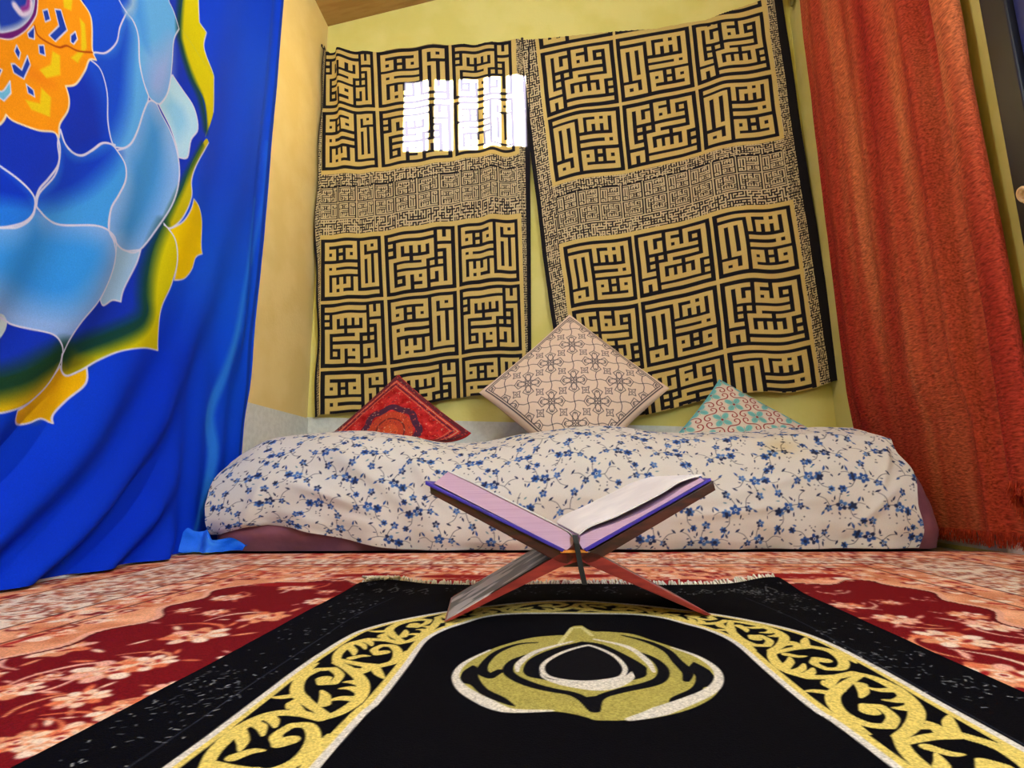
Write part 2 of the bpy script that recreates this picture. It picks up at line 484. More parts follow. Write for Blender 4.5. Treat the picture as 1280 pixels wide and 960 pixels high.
Dp = c2([(550, 265), (575, 320), (580, 390), (560, 470), (530, 540), (522, 600), (530, 688), (470, 680), (400, 690), (340, 720), (290, 755), (250, 772), (225, 755), (212, 720), (210, 700), (300, 670), (380, 640), (450, 600), (485, 560), (485, 500), (500, 420), (520, 340)])
D.poly(Dp, Y1)
D.stroke(c2([(548, 268), (520, 340), (497, 420), (484, 500), (478, 566), (450, 604), (380, 642), (300, 672), (215, 705)]), (.02, .03, .04, .045), (16, 66, 60), soft=.03)
D.poly(c2([(215, 715), (260, 700), (320, 720), (290, 752), (250, 770), (226, 752)]), (120, 118, 20), soft=.03, alpha=.8)
Ep = c2([(207, 700), (205, 740), (170, 810), (100, 865), (0, 895), (-80, 900), (-80, 800), (0, 790), (80, 760), (150, 720)])
D.poly(Ep, (222, 190, 14))
D.stroke(c2([(210, 700), (150, 735), (80, 775), (0, 800), (-80, 805)]), .05, (22, 62, 40), soft=.035)
Fp = c2([(212, 740), (200, 762), (168, 812), (110, 862), (55, 890), (60, 920), (90, 935), (130, 930), (170, 915), (203, 930), (210, 900), (250, 850), (290, 810), (305, 780), (308, 745), (280, 760), (250, 772), (225, 757)])
D.poly(Fp, (242, 190, 6)); D.stroke(c2([(215, 760), (200, 850), (150, 900)]), .02, (206, 150, 10), soft=.03, alpha=.6)
for q in (P1, P3, P4, P2, P7, P5, P6, Cp, Fp):
    D.stroke(q, SW, WH, closed=True)
for q in (A[8:], Bp[4:] , Dp[:15], Ep[:6]): D.stroke(q, SW, WH)
for q in ([(735, 120), (770, 170), (820, 260), (848, 300)],): D.stroke(c1(q), .002, (190, 200, 90))
D.stroke(c1([(500, 50), (520, 30), (528, 0), (526, -30)]), .02, (140, 186, 236), soft=.02)
D.stroke(c1([(500, 50), (480, 20), (465, -10)]), SW, WH)
D.stroke(c1([(235, 525), (255, 580), (290, 612), (332, 622), (370, 600), (410, 572), (455, 580)]), SW * 1.1, WH)
D.stroke(c1([(215, 530), (230, 590), (222, 660), (180, 715), (140, 755), (120, 800)]), SW * 1.2, WH)
D.stroke(c1([(-30, 640), (0, 665), (50, 710), (95, 760), (118, 800), (115, 850), (90, 885), (40, 910), (0, 912), (-30, 912)]), SW * 1.2, WH)
# orange heart
O = c3([(540, -30), (550, 0), (600, 90), (612, 180), (610, 330), (635, 400), (590, 400), (560, 470), (500, 560), (435, 575), (452, 660), (440, 740), (385, 830), (378, 915), (340, 880), (250, 870), (150, 830), (90, 800), (55, 765), (30, 810), (-20, 835), (-200, 800), (-260, 400), (-200, -30)])
D.poly(O, (242, 152, 16)); D.stroke(O, SW, (244, 226, 190), closed=True)
D.poly(c3([(200, 440), (300, 500), (360, 560), (300, 560), (200, 500)]), (226, 116, 20), soft=.03, alpha=.6)
for q in ([(300, 70), (335, 60), (355, 130), (320, 145)], [(385, 60), (425, 65), (460, 200), (385, 275), (345, 235), (410, 170)],
          [(480, 235), (510, 210), (520, 260), (495, 295), (478, 280)], [(195, 220), (245, 170), (245, 260), (205, 250)],
          [(105, 340), (120, 300), (150, 350), (140, 395)], [(275, 300), (310, 300), (318, 370), (280, 355)],
          [(85, 425), (110, 425), (160, 465), (200, 370), (220, 430), (175, 525), (105, 485)], [(190, 560), (235, 600), (240, 645), (200, 620)],
          [(-20, 450), (20, 465), (0, 510)]):
    D.poly(c3(q), (26, 62, 176), smooth=False); D.stroke(c3(q + q[:1]), .0024, WH, smooth=False)
q = [(-10, 600), (20, 610), (40, 600), (80, 540), (88, 620), (40, 672), (-10, 640)]
D.poly(c3(q), (110, 190, 236), smooth=False); D.stroke(c3(q + q[:1]), .0024, WH, smooth=False)
for q in ([(365, 340), (410, 370), (405, 500), (320, 520), (280, 465), (350, 430)], [(540, 120), (570, 160), (575, 320), (515, 420), (475, 385), (540, 330), (545, 200)],
          [(285, 585), (340, 650), (325, 780), (215, 730), (180, 665), (270, 690)], [(440, -10), (500, -10), (490, 70), (445, 50)]):
    D.poly(c3(q), (232, 204, 24), smooth=False, soft=.004)
D.stroke(c3([(245, 170), (270, 235), (350, 290), (410, 315), (455, 305), (520, 340), (610, 350)]), .0035, (170, 70, 16))
ring = [(265, -20), (265, 40), (255, 110), (190, 200), (90, 262), (0, 260), (-80, 240), (-160, 160), (-190, 40), (-190, -20)]
D.poly(c3(ring + [(-100, -60), (150, -60)]), (236, 226, 240))
D.poly(c3([(258, -20), (256, 60), (244, 112), (180, 198), (86, 254), (0, 252), (-80, 230), (-150, 150), (-180, 40), (-170, -50), (200, -50)]), (104, 24, 118))
D.poly(c3([(240, -30), (236, 60), (200, 135), (120, 196), (0, 222), (-80, 200), (-130, 140), (-150, 40), (-150, -40)]), (210, 222, 240))
D.poly(c3([(222, -30), (215, 60), (180, 120), (110, 170), (0, 195), (-80, 180), (-120, 100), (-130, -40)]), (24, 60, 178), soft=.012)
D.stroke(c3([(95, 40), (140, 85), (190, 70), (205, 20), (190, -20)]), .014, (214, 206, 236), soft=.006)
D.stroke(c3([(150, 60), (185, 45), (190, 0)]), .008, (140, 50, 150), soft=.006)
# pale dye runs down the free edge
D.stroke(Pl([(322, 250), (312, 330), (300, 400), (285, 470), (272, 520), (276, 570), (262, 640), (240, 690)]), (.004, .012, .03, .05, .035, .02), (44, 136, 255), soft=.02, alpha=.9)
D.stroke(Pl([(336, 180), (330, 260), (318, 330)]), .012, (40, 120, 250), soft=.02, alpha=.8)
D.stroke([(1.70, 0), (1.712, 1.0), (1.716, 2.2)], .010, (14, 56, 170), soft=.004)
# mirror the lotus about its own axis for the part of the cloth nearer than the photograph shows
yc = .80
jj = np.searchsorted(yy, np.clip(2 * yc - yy[yy < yc], 0, yy[-1]))
D.C[:, yy < yc] = D.C[:, np.clip(jj, 0, len(yy) - 1)]
D.C *= (.92, .90, .90)
Y, Z = np.meshgrid(yy, zz)
low = np.exp(-Z / .55)
ph = Y - .42 * (1 - np.exp(-Z / .30)) - .14 * Z
Xd = XC + low * .026 * np.sin(ph * 34) + .016 * low * np.sin(ph * 15 + 1.0) + .004 * np.sin(Y * 24 + .8 * np.sin(Z * 2)) + .004 * fbm(Y, Z, .3, 11)
Xd = Xd + .010 * ss(1.60, 1.72, Y) * np.sin((Y - 1.6) * 60)
kb = ss(1.30, 1.46, Y) * (1 - ss(.35, .7, Z)); Xd = Xd * (1 - kb) + (XL + .016 + .005 * np.sin(Y * 60)) * kb
Xd = np.maximum(Xd, XL + .009)
Ye = Y - (1.715 - Y) * 0 - .02 * ss(1.2, 1.72, Y) * (1 - ss(0, 1.9, Z)) + .012 * ss(1.4, 1.72, Y) * ss(1.2, 2.1, Z)
bt = tag(empty('batik_hanging', (XC, 1.0, 0)), 'blue batik cloth with light blue lotus and yellow petals hanging over the left wall', 'wall hanging')
grids('lotus_cloth', [(np.stack([Xd, Ye, Z], -1), D.C, True)], M['silk'], bt)
# crumpled end of the cloth lying on the carpet
u, v = np.meshgrid(np.linspace(0, 1, 90), np.linspace(0, 1, 60))
tx = XC - .015 + .14 * u; ty = 1.44 + .05 * v + .05 * u + .02 * np.sin(u * 9)
tz = .006 + (.045 * (1 - u) ** 1.3 + .012) * np.abs(np.sin(v * 3.14)) + .012 * np.abs(fbm(u, v, .22, 21, 3)) * (1 - .5 * u) + .012 * (1 + np.sin(u * 15 + v * 6)) / 2 * np.sin(v * 3.14)
C = np.zeros(u.shape + (3,)); C[:] = (34, 110, 244); C += fbm(u, v, .2, 3)[..., None] * 40
grids('crumpled_hem', [(np.stack([tx, ty, tz], -1), C, False)], M['silk'], bt)

# ------------------------------------------------------------------ kufic hangings (back wall)
KA = """...............
######.###.#.#.
.....#.#.....#.
.#.#.#.#.#.#.#.
.#.#.#.#.#.#.#.
.#.#.#########.
.#.#.#.........
.#.#.#######.#.
.#.#.#.........
.#.#.##########
.#...#...#.#...
####.#.#.###.#.
...#.#...#.#...
.#.#.#.#######.
.....#.........""".split()
KB = """.....#...#.....
.#.###.###.###.
.#.#.#...#.#.#.
.#.#.#.#.#.###.
.#...#.......#.
.#############.
.#.#.#.......#.
.#####.#######.
.#.#.....#.....
.###.#######.##
...#.#.#.#.#.#.
####.#.#.#.#.##
...#.........#.
.#.############
.#.#...........""".split()


def bitmap(rows, rot):
    a = np.array([[c == '#' for c in r] for r in rows])
    assert a.shape == (15, 15), a.shape
    b_ = np.ones((17, 17), bool); b_[1:-1, 1:-1] = a
    return b_[::-1, ::-1] if rot else b_


LANES = np.cumsum([0, 1.0] + [1.12, .865] * 7 + [1.12] + [1.0]); LANES = LANES / LANES[-1] * 17


def block(bmp, U, V):
    """U,V in 0..17"""
    i = np.clip(np.searchsorted(LANES, U, 'right') - 1, 0, 16); j = np.clip(np.searchsorted(LANES, V, 'right') - 1, 0, 16)
    return bmp[j, i]


def kufic_paint(U, V, rot, par, seed, v0):
    """unit coordinates; U 0..67, V with 0 at the top of the first full row; True = black"""
    bA, bB = bitmap(KA, rot), bitmap(KB, rot)
    gold = np.zeros(U.shape, bool)            # False = gold
    blk = gold.copy()
    r = np.random.default_rng(seed)
    mz = r.random((400, 500)) > .5
    ci = np.floor(U / .31).astype(int) % 400; cj = np.floor((V + 20) / .31).astype(int) % 500
    maze = np.where((ci % 2 == 0) & (cj % 2 == 0), True, np.where((ci % 2 == 1) & (cj % 2 == 1), False, mz[ci, cj]))
    ub = U - 6.5                              # block area starts
    inb = (ub >= 0) & (ub < 53)
    rows = [(-18, -1 + par[0]), (0, par[1]), (18, par[2]), (51.8, par[3]), (69.8, par[4]), (87.8, par[5])]
    for vs, p in rows:
        for k in range(3):
            us = 18 * k
            m = (ub >= us) & (ub < us + 17) & (V >= vs) & (V < vs + 17)
            isA = ((k + p) % 2 == 0)
            blk[m] = block(bA if isA else bB, ub[m] - us, V[m] - vs)
    # speckled and small-block zones
    side = (U < 5.4) | (U > 61)
    spk = (side & (U > 1.5) & (U < 64.6)) | ((V > 36) & (V < 50.8) & (U > 1.5) & (U < 64.6))
    blk[spk] = maze[spk]
    sm = (V >= 39.2) & (V < 47.6) & (ub >= -.5) & (ub < 53.5)
    pu = 5.4; pv = 4.2
    kk = np.floor((ub + .5) / pu); lu = ((ub + .5) - kk * pu) / pu * 18; rr = np.floor((V - 39.2) / pv); lv = ((V - 39.2) - rr * pv) / pv * 18
    ok = sm & (lu < 17) & (lv < 17)
    top = rr == 0
    useA = top if not rot else ~top
    e1 = block(bA, np.clip(lu, 0, 16.99), np.clip(lv, 0, 16.99)); e2 = block(bB, np.clip(lu, 0, 16.99), np.clip(lv, 0, 16.99))
    blk[sm] = False
    blk[ok] = np.where(useA, e1, e2)[ok]
    edge = (U < 1.5) | (U > 64.6)
    blk[edge] = True
    return blk, spk | sm


def kufic_cloth(name, par, rot, ukeys, vkeys, yfun, label, seed, vr):
    """ukeys: [(u, x_top, x_low)]; vkeys: [(v, z_left, z_right)]"""
    us = np.linspace(0, 67, 600)
    vd = np.concatenate([np.linspace(vr[0], 36, int((36 - vr[0]) * 6.5))[:-1], np.linspace(36, 51, 150)[:-1], np.linspace(51, vr[1], int((vr[1] - 51) * 6.5))])
    U, V = np.meshgrid(us, vd)
    blk, dense = kufic_paint(U, V, rot, par, seed, 0)
    gold = np.array((202, 178, 106)); black = np.array((15, 13, 22)); pale = np.array((196, 180, 140))
    C = np.where(blk[..., None], black, np.where(dense[..., None], pale, gold)).astype(float)
    uk = np.array(ukeys); vk = np.array(vkeys)
    xt = np.interp(us, uk[:, 0], uk[:, 1])[None, :]; xl = np.interp(us, uk[:, 0], uk[:, 2])[None, :]
    f = ((V - 5) / 70)
    X = xt * (1 - f) + xl * f
    zl = np.interp(vd, vk[:, 0], vk[:, 1])[:, None]; zr = np.interp(vd, vk[:, 0], vk[:, 2])[:, None]
    g = (U - 6.5) / 53
    Z = zl * (1 - g) + zr * g
    X, Yc, Z = yfun(U, V, X, Z)
    o = grids(name, [(np.stack([X, Yc, Z], -1), C, True)], M['kufic'])
    tag(o, label, 'wall hanging')
    return o


hz = lambda x, y: hit(x, y, 1, 2.165)[2]
hx = lambda x, y: hit(x, y, 1, 2.165)[0]
# right hanging
RU = [(0, hx(651, 60), hx(692, 385)), (1.5, hx(656, 60), hx(697, 385)), (5.4, hx(673, 60), hx(712, 385)), (6.5, hx(677, 62), hx(717, 389)), (23.5, hx(768, 62), hx(798, 372)),
      (24.5, hx(771, 62), hx(801, 372)), (41.5, hx(862, 42), hx(896, 350)), (42.5, hx(866, 42), hx(900, 350)), (59.5, hx(955, 20), hx(999, 322)), (61, hx(961, 20), hx(1003, 322)),
      (65.5, hx(975, 20), hx(1018, 322)), (67, hx(983, 20), hx(1027, 322))]
RV = [(-9, hz(672, 24), hz(948, -30)), (-1, hz(677, 62), hz(952, 8)), (0, hz(679, 66), hz(952, 14)), (17, hz(690, 147), hz(962, 86)), (18, hz(691, 150), hz(963, 92)), (35, hz(694, 230), hz(970, 168)),
      (39, hz(697, 247), hz(974, 184)), (47.8, hz(703, 290), hz(979, 231)), (51.8, hz(706, 311), hz(980, 254)), (68.8, hz(716, 389), hz(995, 333)), (69.8, hz(717, 393), hz(995, 340)),
      (86.8, hz(727, 474), hz(1010, 422)), (87.8, hz(728, 478), hz(1011, 428)), (101, hz(735, 540), hz(1022, 490))]


def yR(U, V, X, Z):
    lowr = ss(40, 90, U) * ss(20, 95, V)
    Y = 2.165 - .030 * lowr + .006 * np.sin(U * .33 + V * .02) * ss(-8, 20, V) + .009 * np.exp(-((U - 47 - V * .03) / 2.2) ** 2) * np.sin(V * .16 + 1) + .004 * fbm(U, V, 14, 4)
    Y = Y + .010 * ss(60, 67, U)
    Z = Z + .010 * np.sin((U - 6) / 53 * 2 * np.pi * 1.4 + .02 * V) * ss(-10, 25, V) + .006 * fbm(U, V, 10, 8) * ss(-8, 5, V) - .012 * np.exp(-((U - 54) / 4) ** 2)
    X = X + .004 * fbm(U, V, 12, 9)
    Y = np.minimum(Y, 2.19)
    return X, Y, Z


# the top edge is the string line: rows above it are folded away behind the string
def ztop_clip(zt):
    def f(fn):
        def g(U, V, X, Z):
            X, Y, Z = fn(U, V, X, Z)
            top = zt(X)
            over = np.maximum(Z - top, 0)
            Y = np.where(over > 0, np.minimum(Y + .0, 2.178) + np.minimum(over * 1.2, .012), Y)
            Z = np.where(over > 0, top - over * .25 + .0015, Z)
            return X, Y, Z
        return g
    return f


pR = np.array([hit(*p, 1, 2.165) for p in ((651, 50), (700, 46), (760, 40), (820, 36), (880, 24), (930, 8), (972, -8))])
fR = ztop_clip(lambda x: np.interp(x, pR[:, 0], pR[:, 2]))(yR)
kr = kufic_cloth('kufic_hanging', [1, 1, 0, 0, 1, 0], False, RU, RV, fR, 'right-hand of two black and gold square script cloths, nearer the red curtain', 5, (-9, 99))
# left hanging (the print is upside down)
LU = [(0, hx(399, 90), hx(398, 420)), (1.5, hx(401, 90), hx(400, 420)), (5.4, hx(405, 90), hx(401, 420)), (6.5, hx(404, 90), hx(401, 420)), (23.5, hx(466, 90), hx(480, 420)),
      (24.5, hx(470, 90), hx(484, 420)), (41.5, hx(561, 80), hx(571, 410)), (42.5, hx(565, 80), hx(575, 410)), (59.5, hx(640, 70), hx(651, 395)), (60.8, hx(645, 70), hx(655, 395)),
      (65.5, hx(657, 66), hx(660, 390)), (67, hx(662, 64), hx(664, 390))]
LV = [(-2, hz(400, 50), hz(650, 36)), (0, hz(402, 66), hz(640, 52)), (17, hz(404, 138), hz(642, 120)), (18, hz(404, 142), hz(642, 123)), (35, hz(412, 216), hz(644, 186)),
      (39, hz(414, 236), hz(645, 205)), (47.8, hz(415, 280), hz(646, 246)), (51.8, hz(405, 302), hz(650, 272)), (68.8, hz(403, 378), hz(651, 350)), (69.8, hz(402, 382), hz(651, 354)),
      (86.8, hz(401, 463), hz(654, 436)), (87.8, hz(401, 467), hz(655, 440)), (101, hz(400, 533), hz(658, 500))]


def yL(U, V, X, Z):
    Y = 2.165 + .004 * np.sin(U * .8) + .005 * np.sin(U * .27 + V * .03 + 1) + .004 * fbm(U, V, 12, 14)
    fold = np.exp(-((U - 13 - .03 * V) / 1.6) ** 2) * (1 - ss(10, 45, V))
    Y = Y - .022 * fold; X = X - .012 * fold
    left = 1 - ss(0, 8, U); Y = Y - left * (.03 * (1 - ss(30, 80, V)) + .008 * np.sin(V * .3)); X = X + left * (-.012) + left * .006 * np.sin(V * .11)
    Y = Y - .012 * np.exp(-((U - 56 + .08 * V) / 2.0) ** 2) * ss(10, 30, V) * (1 - ss(60, 80, V))
    Z = Z + .006 * fbm(U, V, 10, 18) + .006 * np.sin(U * .16 + V * .01) - .012 * np.exp(-((U - 57) / 4) ** 2) * ss(18, 30, V) * (1 - ss(36, 50, V))
    return np.maximum(X, XL + .012), np.minimum(Y, 2.19), Z


pL = np.array([hit(*p, 1, 2.165) for p in ((396, 58), (404, 58), (412, 66), (440, 64), (470, 63), (500, 60), (550, 56), (600, 54), (652, 50), (664, 50))])
fL = ztop_clip(lambda x: np.interp(x, pL[:, 0], pL[:, 2]))(yL)
kl = kufic_cloth('kufic_hanging', [0, 1, 0, 0, 1, 0], True, LU, LV, fL, 'left-hand of two black and gold square script cloths, with sunlight patch', 6, (-2, 98.5))

# knotted olive cloth strip hook at the top right corner
bm = bmesh.new()
p0 = hit(985, -4, 1, 2.15); pts = [p0 + np.array(d) for d in ((-.06, .0, .03), (-.02, -.015, .01), (.012, -.02, -.008), (.03, -.01, .02), (.04, .02, .05))]
tube(bm, pts, [.012, .017, .018, .013, .010], 8)
pts = [p0 + np.array(d) for d in ((.004, -.018, 0), (.012, -.016, -.03), (.006, -.01, -.055))]
tube(bm, pts, [.011, .012, .006], 8)
tag(bm_obj('knotted_tie', bm, M['hook'], smooth=True), 'olive knotted cloth tie at the top corner of the right script cloth', 'tie')
# nails that carry the cloths
for i, (x, y, lab) in enumerate(((404, 62, 'small dark nail at the top left corner of the left script cloth'), (653, 54, 'small dark nail where the two script cloths meet at the top'))):
    q = hit(x, y, 1, 2.16); bm = bmesh.new(); tube(bm, [(q[0], 2.199, q[2]), (q[0], 2.14, q[2] + .004)], .003, 8); tube(bm, [(q[0], 2.142, q[2] + .004), (q[0], 2.138, q[2] + .004)], .006, 10)
    tag(bm_obj('nail', bm, M['iron']), lab, 'nail', 'nails holding the script cloths')

# ------------------------------------------------------------------ carpet
cx = np.linspace(XL + .004, XR - .004, 900)
cy = 1 / np.linspace(1 / .24, 1 / 1.485, 520)
cy = np.concatenate([np.linspace(-.3, .238, 30), cy])
K = Dye(cx, cy, (116, 10, 20))
FX, FY = K.xs[None, :], K.ys[:, None]
rf = random.Random(3)
PAL = [(226, 150, 112), (236, 176, 160), (240, 206, 184), (222, 120, 84), (244, 220, 204)]


def blossom(x, y, r, dark=(150, 28, 34), n=None, pal=PAL):
    a0 = rf.random() * 6.28
    K.dot(x, y, r * 1.0, pal[0], ry=r * .75, rot=a0)
    n = n or rf.randint(7, 10)
    for k in range(n):
        a = a0 + 6.283 * k / n; q = r * .82
        K.dot(x + q * math.cos(a), y + q * math.sin(a), r * .34, pal[rf.randint(0, len(pal) - 1)], ry=r * .24, rot=a)
    for k in range(5):
        a = a0 + .4 + 6.283 * k / 5
        K.dot(x + .4 * r * math.cos(a), y + .4 * r * math.sin(a), r * .26, dark if k % 2 else pal[2], ry=r * .10, rot=a + 1.2)
    K.dot(x, y, r * .2, pal[4]); K.dot(x, y, r * .1, dark)


def leaf(x, y, L, a, col):
    K.dot(x, y, L, col, ry=L * .28, rot=a)


def sprig(x, y, s):
    a = rf.random() * 6.28
    pts = [(x + s * t * math.cos(a + t * 1.1), y + s * t * math.sin(a + t * 1.1)) for t in (.3, .8, 1.3, 1.8, 2.2)]
    K.stroke(pts, (.002, .010 * s / .05, .002), PAL[rf.randint(0, 3)])
    for k in range(4):
        b_ = a + 1.2 * k; leaf(x + s * 1.5 * math.cos(b_), y + s * 1.5 * math.sin(b_), s * rf.uniform(.22, .4), b_ + rf.uniform(-.6, .6), PAL[rf.randint(0, 3)])


# open red field: traced blossoms near the left edge and their mirror at the right, then fillers
fix = [(140, 838, .034), (185, 830, .024), (75, 812, .030), (245, 795, .034), (100, 875, .020), (75, 925, .026), (150, 888, .02), (12, 866, .022), (215, 862, .018), (60, 848, .01), (330, 772, .03), (165, 778, .022), (400, 752, .022), (20, 930, .018),
       (1190, 800, .034), (1240, 783, .026), (1255, 845, .034), (1120, 775, .024), (1210, 770, .02), (1275, 812, .02), (1150, 825, .02), (1060, 758, .02)]
taken = []
for x, y, r in fix:
    h = hit(x, y, 2, 0); taken.append((h[0], h[1], r)); sprig(h[0], h[1], r * 1.1); blossom(h[0], h[1], r)
for _ in range(1500):
    x = rf.uniform(-.62, .66); y = rf.uniform(-.1, 1.12); r = rf.choice((.012, .016, .022, .028))
    if any((x - a) ** 2 + (y - b_) ** 2 < (r * 1.5 + c * 1.5 + .012) ** 2 for a, b_, c in taken): continue
    taken.append((x, y, r)); sprig(x, y, r)
    if rf.random() < .75: blossom(x, y, r)
# peach inner frame with scalloped edge, dense small flowers
wav = .022 * np.sin(FX * 26) + .012 * np.sin(FX * 61 + 1) + 0 * FY
wavy = .030 * np.abs(np.sin(FY * 8.5)) + .012 * np.sin(FY * 47)
inner = np.maximum(np.abs(FX - .005) - (.555 + wavy), FY - (1.06 + wav)) * np.ones_like(FX + FY)
cen = np.maximum(np.abs(FX), 0) * 0
peach = inner > 0
col = np.array((230, 160, 124)) + fbm(FX, FY, .05, 31)[..., None] * np.array((40, 60, 60))
K.C[peach] = (col * np.ones(K.C.shape))[peach]
edge = (inner > -.010) & (inner < 0); K.C[edge] = (232, 172, 150)
edge = (inner > -.016) & (inner < -.010); K.C[edge] = (96, 12, 20)
for _ in range(6500):
    x = rf.uniform(XL, XR); y = rf.uniform(.3, 1.48)
    if max(abs(x - .005) - .60, y - 1.08) < 0: continue
    r = rf.uniform(.005, .014)
    cset = rf.choice(((186, 50, 44), (140, 18, 28), (246, 214, 196), (244, 226, 212), (236, 176, 150), (206, 92, 60), (120, 14, 24)))
    if rf.random() < .5: K.dot(x, y, r * 1.3, cset, ry=r * .45, rot=rf.uniform(0, 3.14))
    else:
        K.dot(x, y, r, cset); K.dot(x, y, r * .5, (238, 206, 184))
for _ in range(16):       # red islands in the back band
    x = rf.uniform(-.55, .55); K.dot(x, rf.uniform(1.02, 1.13), rf.uniform(.04, .09), (150, 24, 28), ry=.02, soft=.006); sprig(x, 1.08, .02)
# white border band between guard lines
band = (np.maximum(np.abs(FX - 0) - .70, FY - 1.285) > 0) & (np.maximum(np.abs(FX) - .875, FY - 1.365) < 0)
K.C[band] = (240, 222, 208)
for _ in range(2900):
    s_ = rf.random()
    if s_ < .36: x, y = rf.uniform(-.872, -.703), rf.uniform(.3, 1.36)
    elif s_ < .72: x, y = rf.uniform(.703, .872), rf.uniform(.3, 1.36)
    else: x, y = rf.uniform(-.87, .87), rf.uniform(1.29, 1.362)
    r = rf.uniform(.004, .012)
    cc = rf.choice(((186, 90, 72), (206, 130, 100), (150, 66, 56), (236, 226, 214), (196, 120, 84), (120, 60, 50)))
    if rf.random() < .6: K.dot(x, y, r * 1.5, cc, ry=r * .35, rot=rf.uniform(0, 3.14))
    else: K.dot(x, y, r, cc); K.dot(x, y, r * .5, (236, 220, 204))
for x_, y_ in ((.88, 1.37), (.70, 1.283), (.635, 1.235)):
    for sgn in (-1, 1): K.stroke([(sgn * x_, -.3), (sgn * x_, y_)], .0035, (66, 22, 24), smooth=False)
    K.stroke([(-x_, y_), (x_, y_)], .0045, (66, 22, 24), smooth=False)
K.stroke([(-1, 1.482), (1.1, 1.482)], .014, (128, 14, 26), smooth=False)
X, Y = np.meshgrid(cx, cy)
cz = .001 + .0012 * fbm(X, Y, .4, 41)
car = grids('persian_carpet', [(np.stack([X, Y, cz], -1), K.C, False), ], M['carpet'])
tag(car, 'red floral carpet with peach and cream borders covering the floor', 'carpet')

# ------------------------------------------------------------------ prayer rug
RX0, RX1, RY1 = -.335, .372, .992
rx = np.linspace(RX0, RX1, 620); ry = np.concatenate([np.linspace(-.15, .30, 40)[:-1], 1 / np.linspace(1 / .30, 1 / RY1, 560)])
R_ = Dye(rx, ry, (7, 7, 13))
c0 = .022
Rp = lambda p, o=(0, 0), s=1.0: [tuple(hit(o[0] + a / s, o[1] + b_ / s, 2, .006)[:2]) for a, b_ in p]
outer_l = [(-.15, -.236), (.38, -.236), (.54, -.238), (.60, -.236), (.652, -.232), (.69, -.222), (.73, -.194), (.78, -.143), (.825, -.07), (.85, 0.0)]
outer = [(x, y) for y, x in outer_l]
outer_full = outer + [(2 * c0 - x, y) for x, y in outer[::-1]]
outer_full = [(x if x < c0 else x + .004 + .02 * max(0, (.8 - y)) * .6, y) for x, y in outer_full]
inner_l = [(-.152, -.15), (-.150, .38), (-.145, .47), (-.145, .552), (-.146, .64), (-.134, .69), (-.113, .725), (-.09, .757), (-.05, .775), (c0, .778)]
inner_full = inner_l + [(2 * c0 - x, y) for x, y in inner_l[::-1][1:]]
inner_full = [(x if x < c0 else x + .02 * (.8 - y), y) for x, y in inner_full]
GLD, WHT = (226, 204, 112), (222, 216, 210)


def off(path, d):
    P = np.array(path); t = np.gradient(P, axis=0); n = np.stack([-t[:, 1], t[:, 0]], 1); n /= np.linalg.norm(n, axis=1)[:, None]
    return (P + n * d).tolist()


po = smooth_path(outer_full, False, 6, 170); pi_ = smooth_path(inner_full, False, 6, 170)
R_.stroke(off(po, -.0015), .0095, GLD, smooth=False); R_.stroke(off(po, .002), .006, WHT, smooth=False)
R_.stroke(off(pi_, .0015), .0105, GLD, smooth=False); R_.stroke(off(pi_, -.003), .0065, WHT, smooth=False)


# arabesque between the lines
def resample(P, n):
    P = np.array(P); d = np.r_[0, np.cumsum(np.hypot(*np.diff(P, axis=0).T))]
    t = np.linspace(0, d[-1], n); return np.stack([np.interp(t, d, P[:, 0]), np.interp(t, d, P[:, 1])], 1), d[-1]


ro, Lo = resample(po, 800); ri, Li = resample(pi_, 800)
mid = (ro + ri) / 2; Lm = np.hypot(*np.diff(mid, axis=0).T).sum()


def bandmap(pts, s0, flip, unit):
    out = []
    for a, t in pts:
        t = t * flip
        s = (s0 + a * unit) / Lm * 799
        i = int(np.clip(s, 0, 798)); f = np.clip(s - i, 0, 1)
        O_ = ro[i] * (1 - f) + ro[i + 1] * f; I_ = ri[i] * (1 - f) + ri[i + 1] * f
        w_ = .5 + .5 * t * .84
        out.append(tuple(O_ * (1 - w_) + I_ * w_))
    return out


per = .100; nrep = int(Lm / per) + 1
for k in range(nrep):
    s0 = k * per; fl = 1 if k % 2 else -1
    un = per
    gw = .0098
    # S vine, bold open C scroll ending in a bulb, leaf tongues
    R_.stroke(bandmap([(-.05, -.55), (.15, -.80), (.45, -.86), (.74, -.58), (.90, 0), (.95, .55)], s0, fl, un), (gw * .8, gw * 1.1, gw * 1.2, gw * 1.1, gw * .9), GLD)
    R_.stroke(bandmap([(.02, -.62), (.08, .05), (.18, .60), (.42, .90), (.68, .78), (.80, .44), (.72, .10), (.54, .02), (.47, .26), (.55, .36)], s0, fl, un), (gw * .7, gw * 1.15, gw * 1.15, gw * 1.0, gw * .9, gw * .9, gw * 1.5), GLD)
    for q in ([(.42, -.84), (.34, -.50), (.24, -.34)], [(.55, -.80), (.56, -.48), (.48, -.24)], [(.70, -.62), (.68, -.36), (.62, -.18)], [(.14, .50), (.02, .78), (-.04, 1.0)], [(.12, .30), (-.02, .40), (-.10, .36)],
              [(.42, .9), (.60, 1.0), (.80, .98)], [(.90, .0), (.98, -.30), (1.04, -.30)], [(.16, -.3), (.28, -.12), (.34, .1)]):
        R_.stroke(bandmap(q, s0, fl, un), (gw * 1.1, gw * .9, gw * .3), GLD)
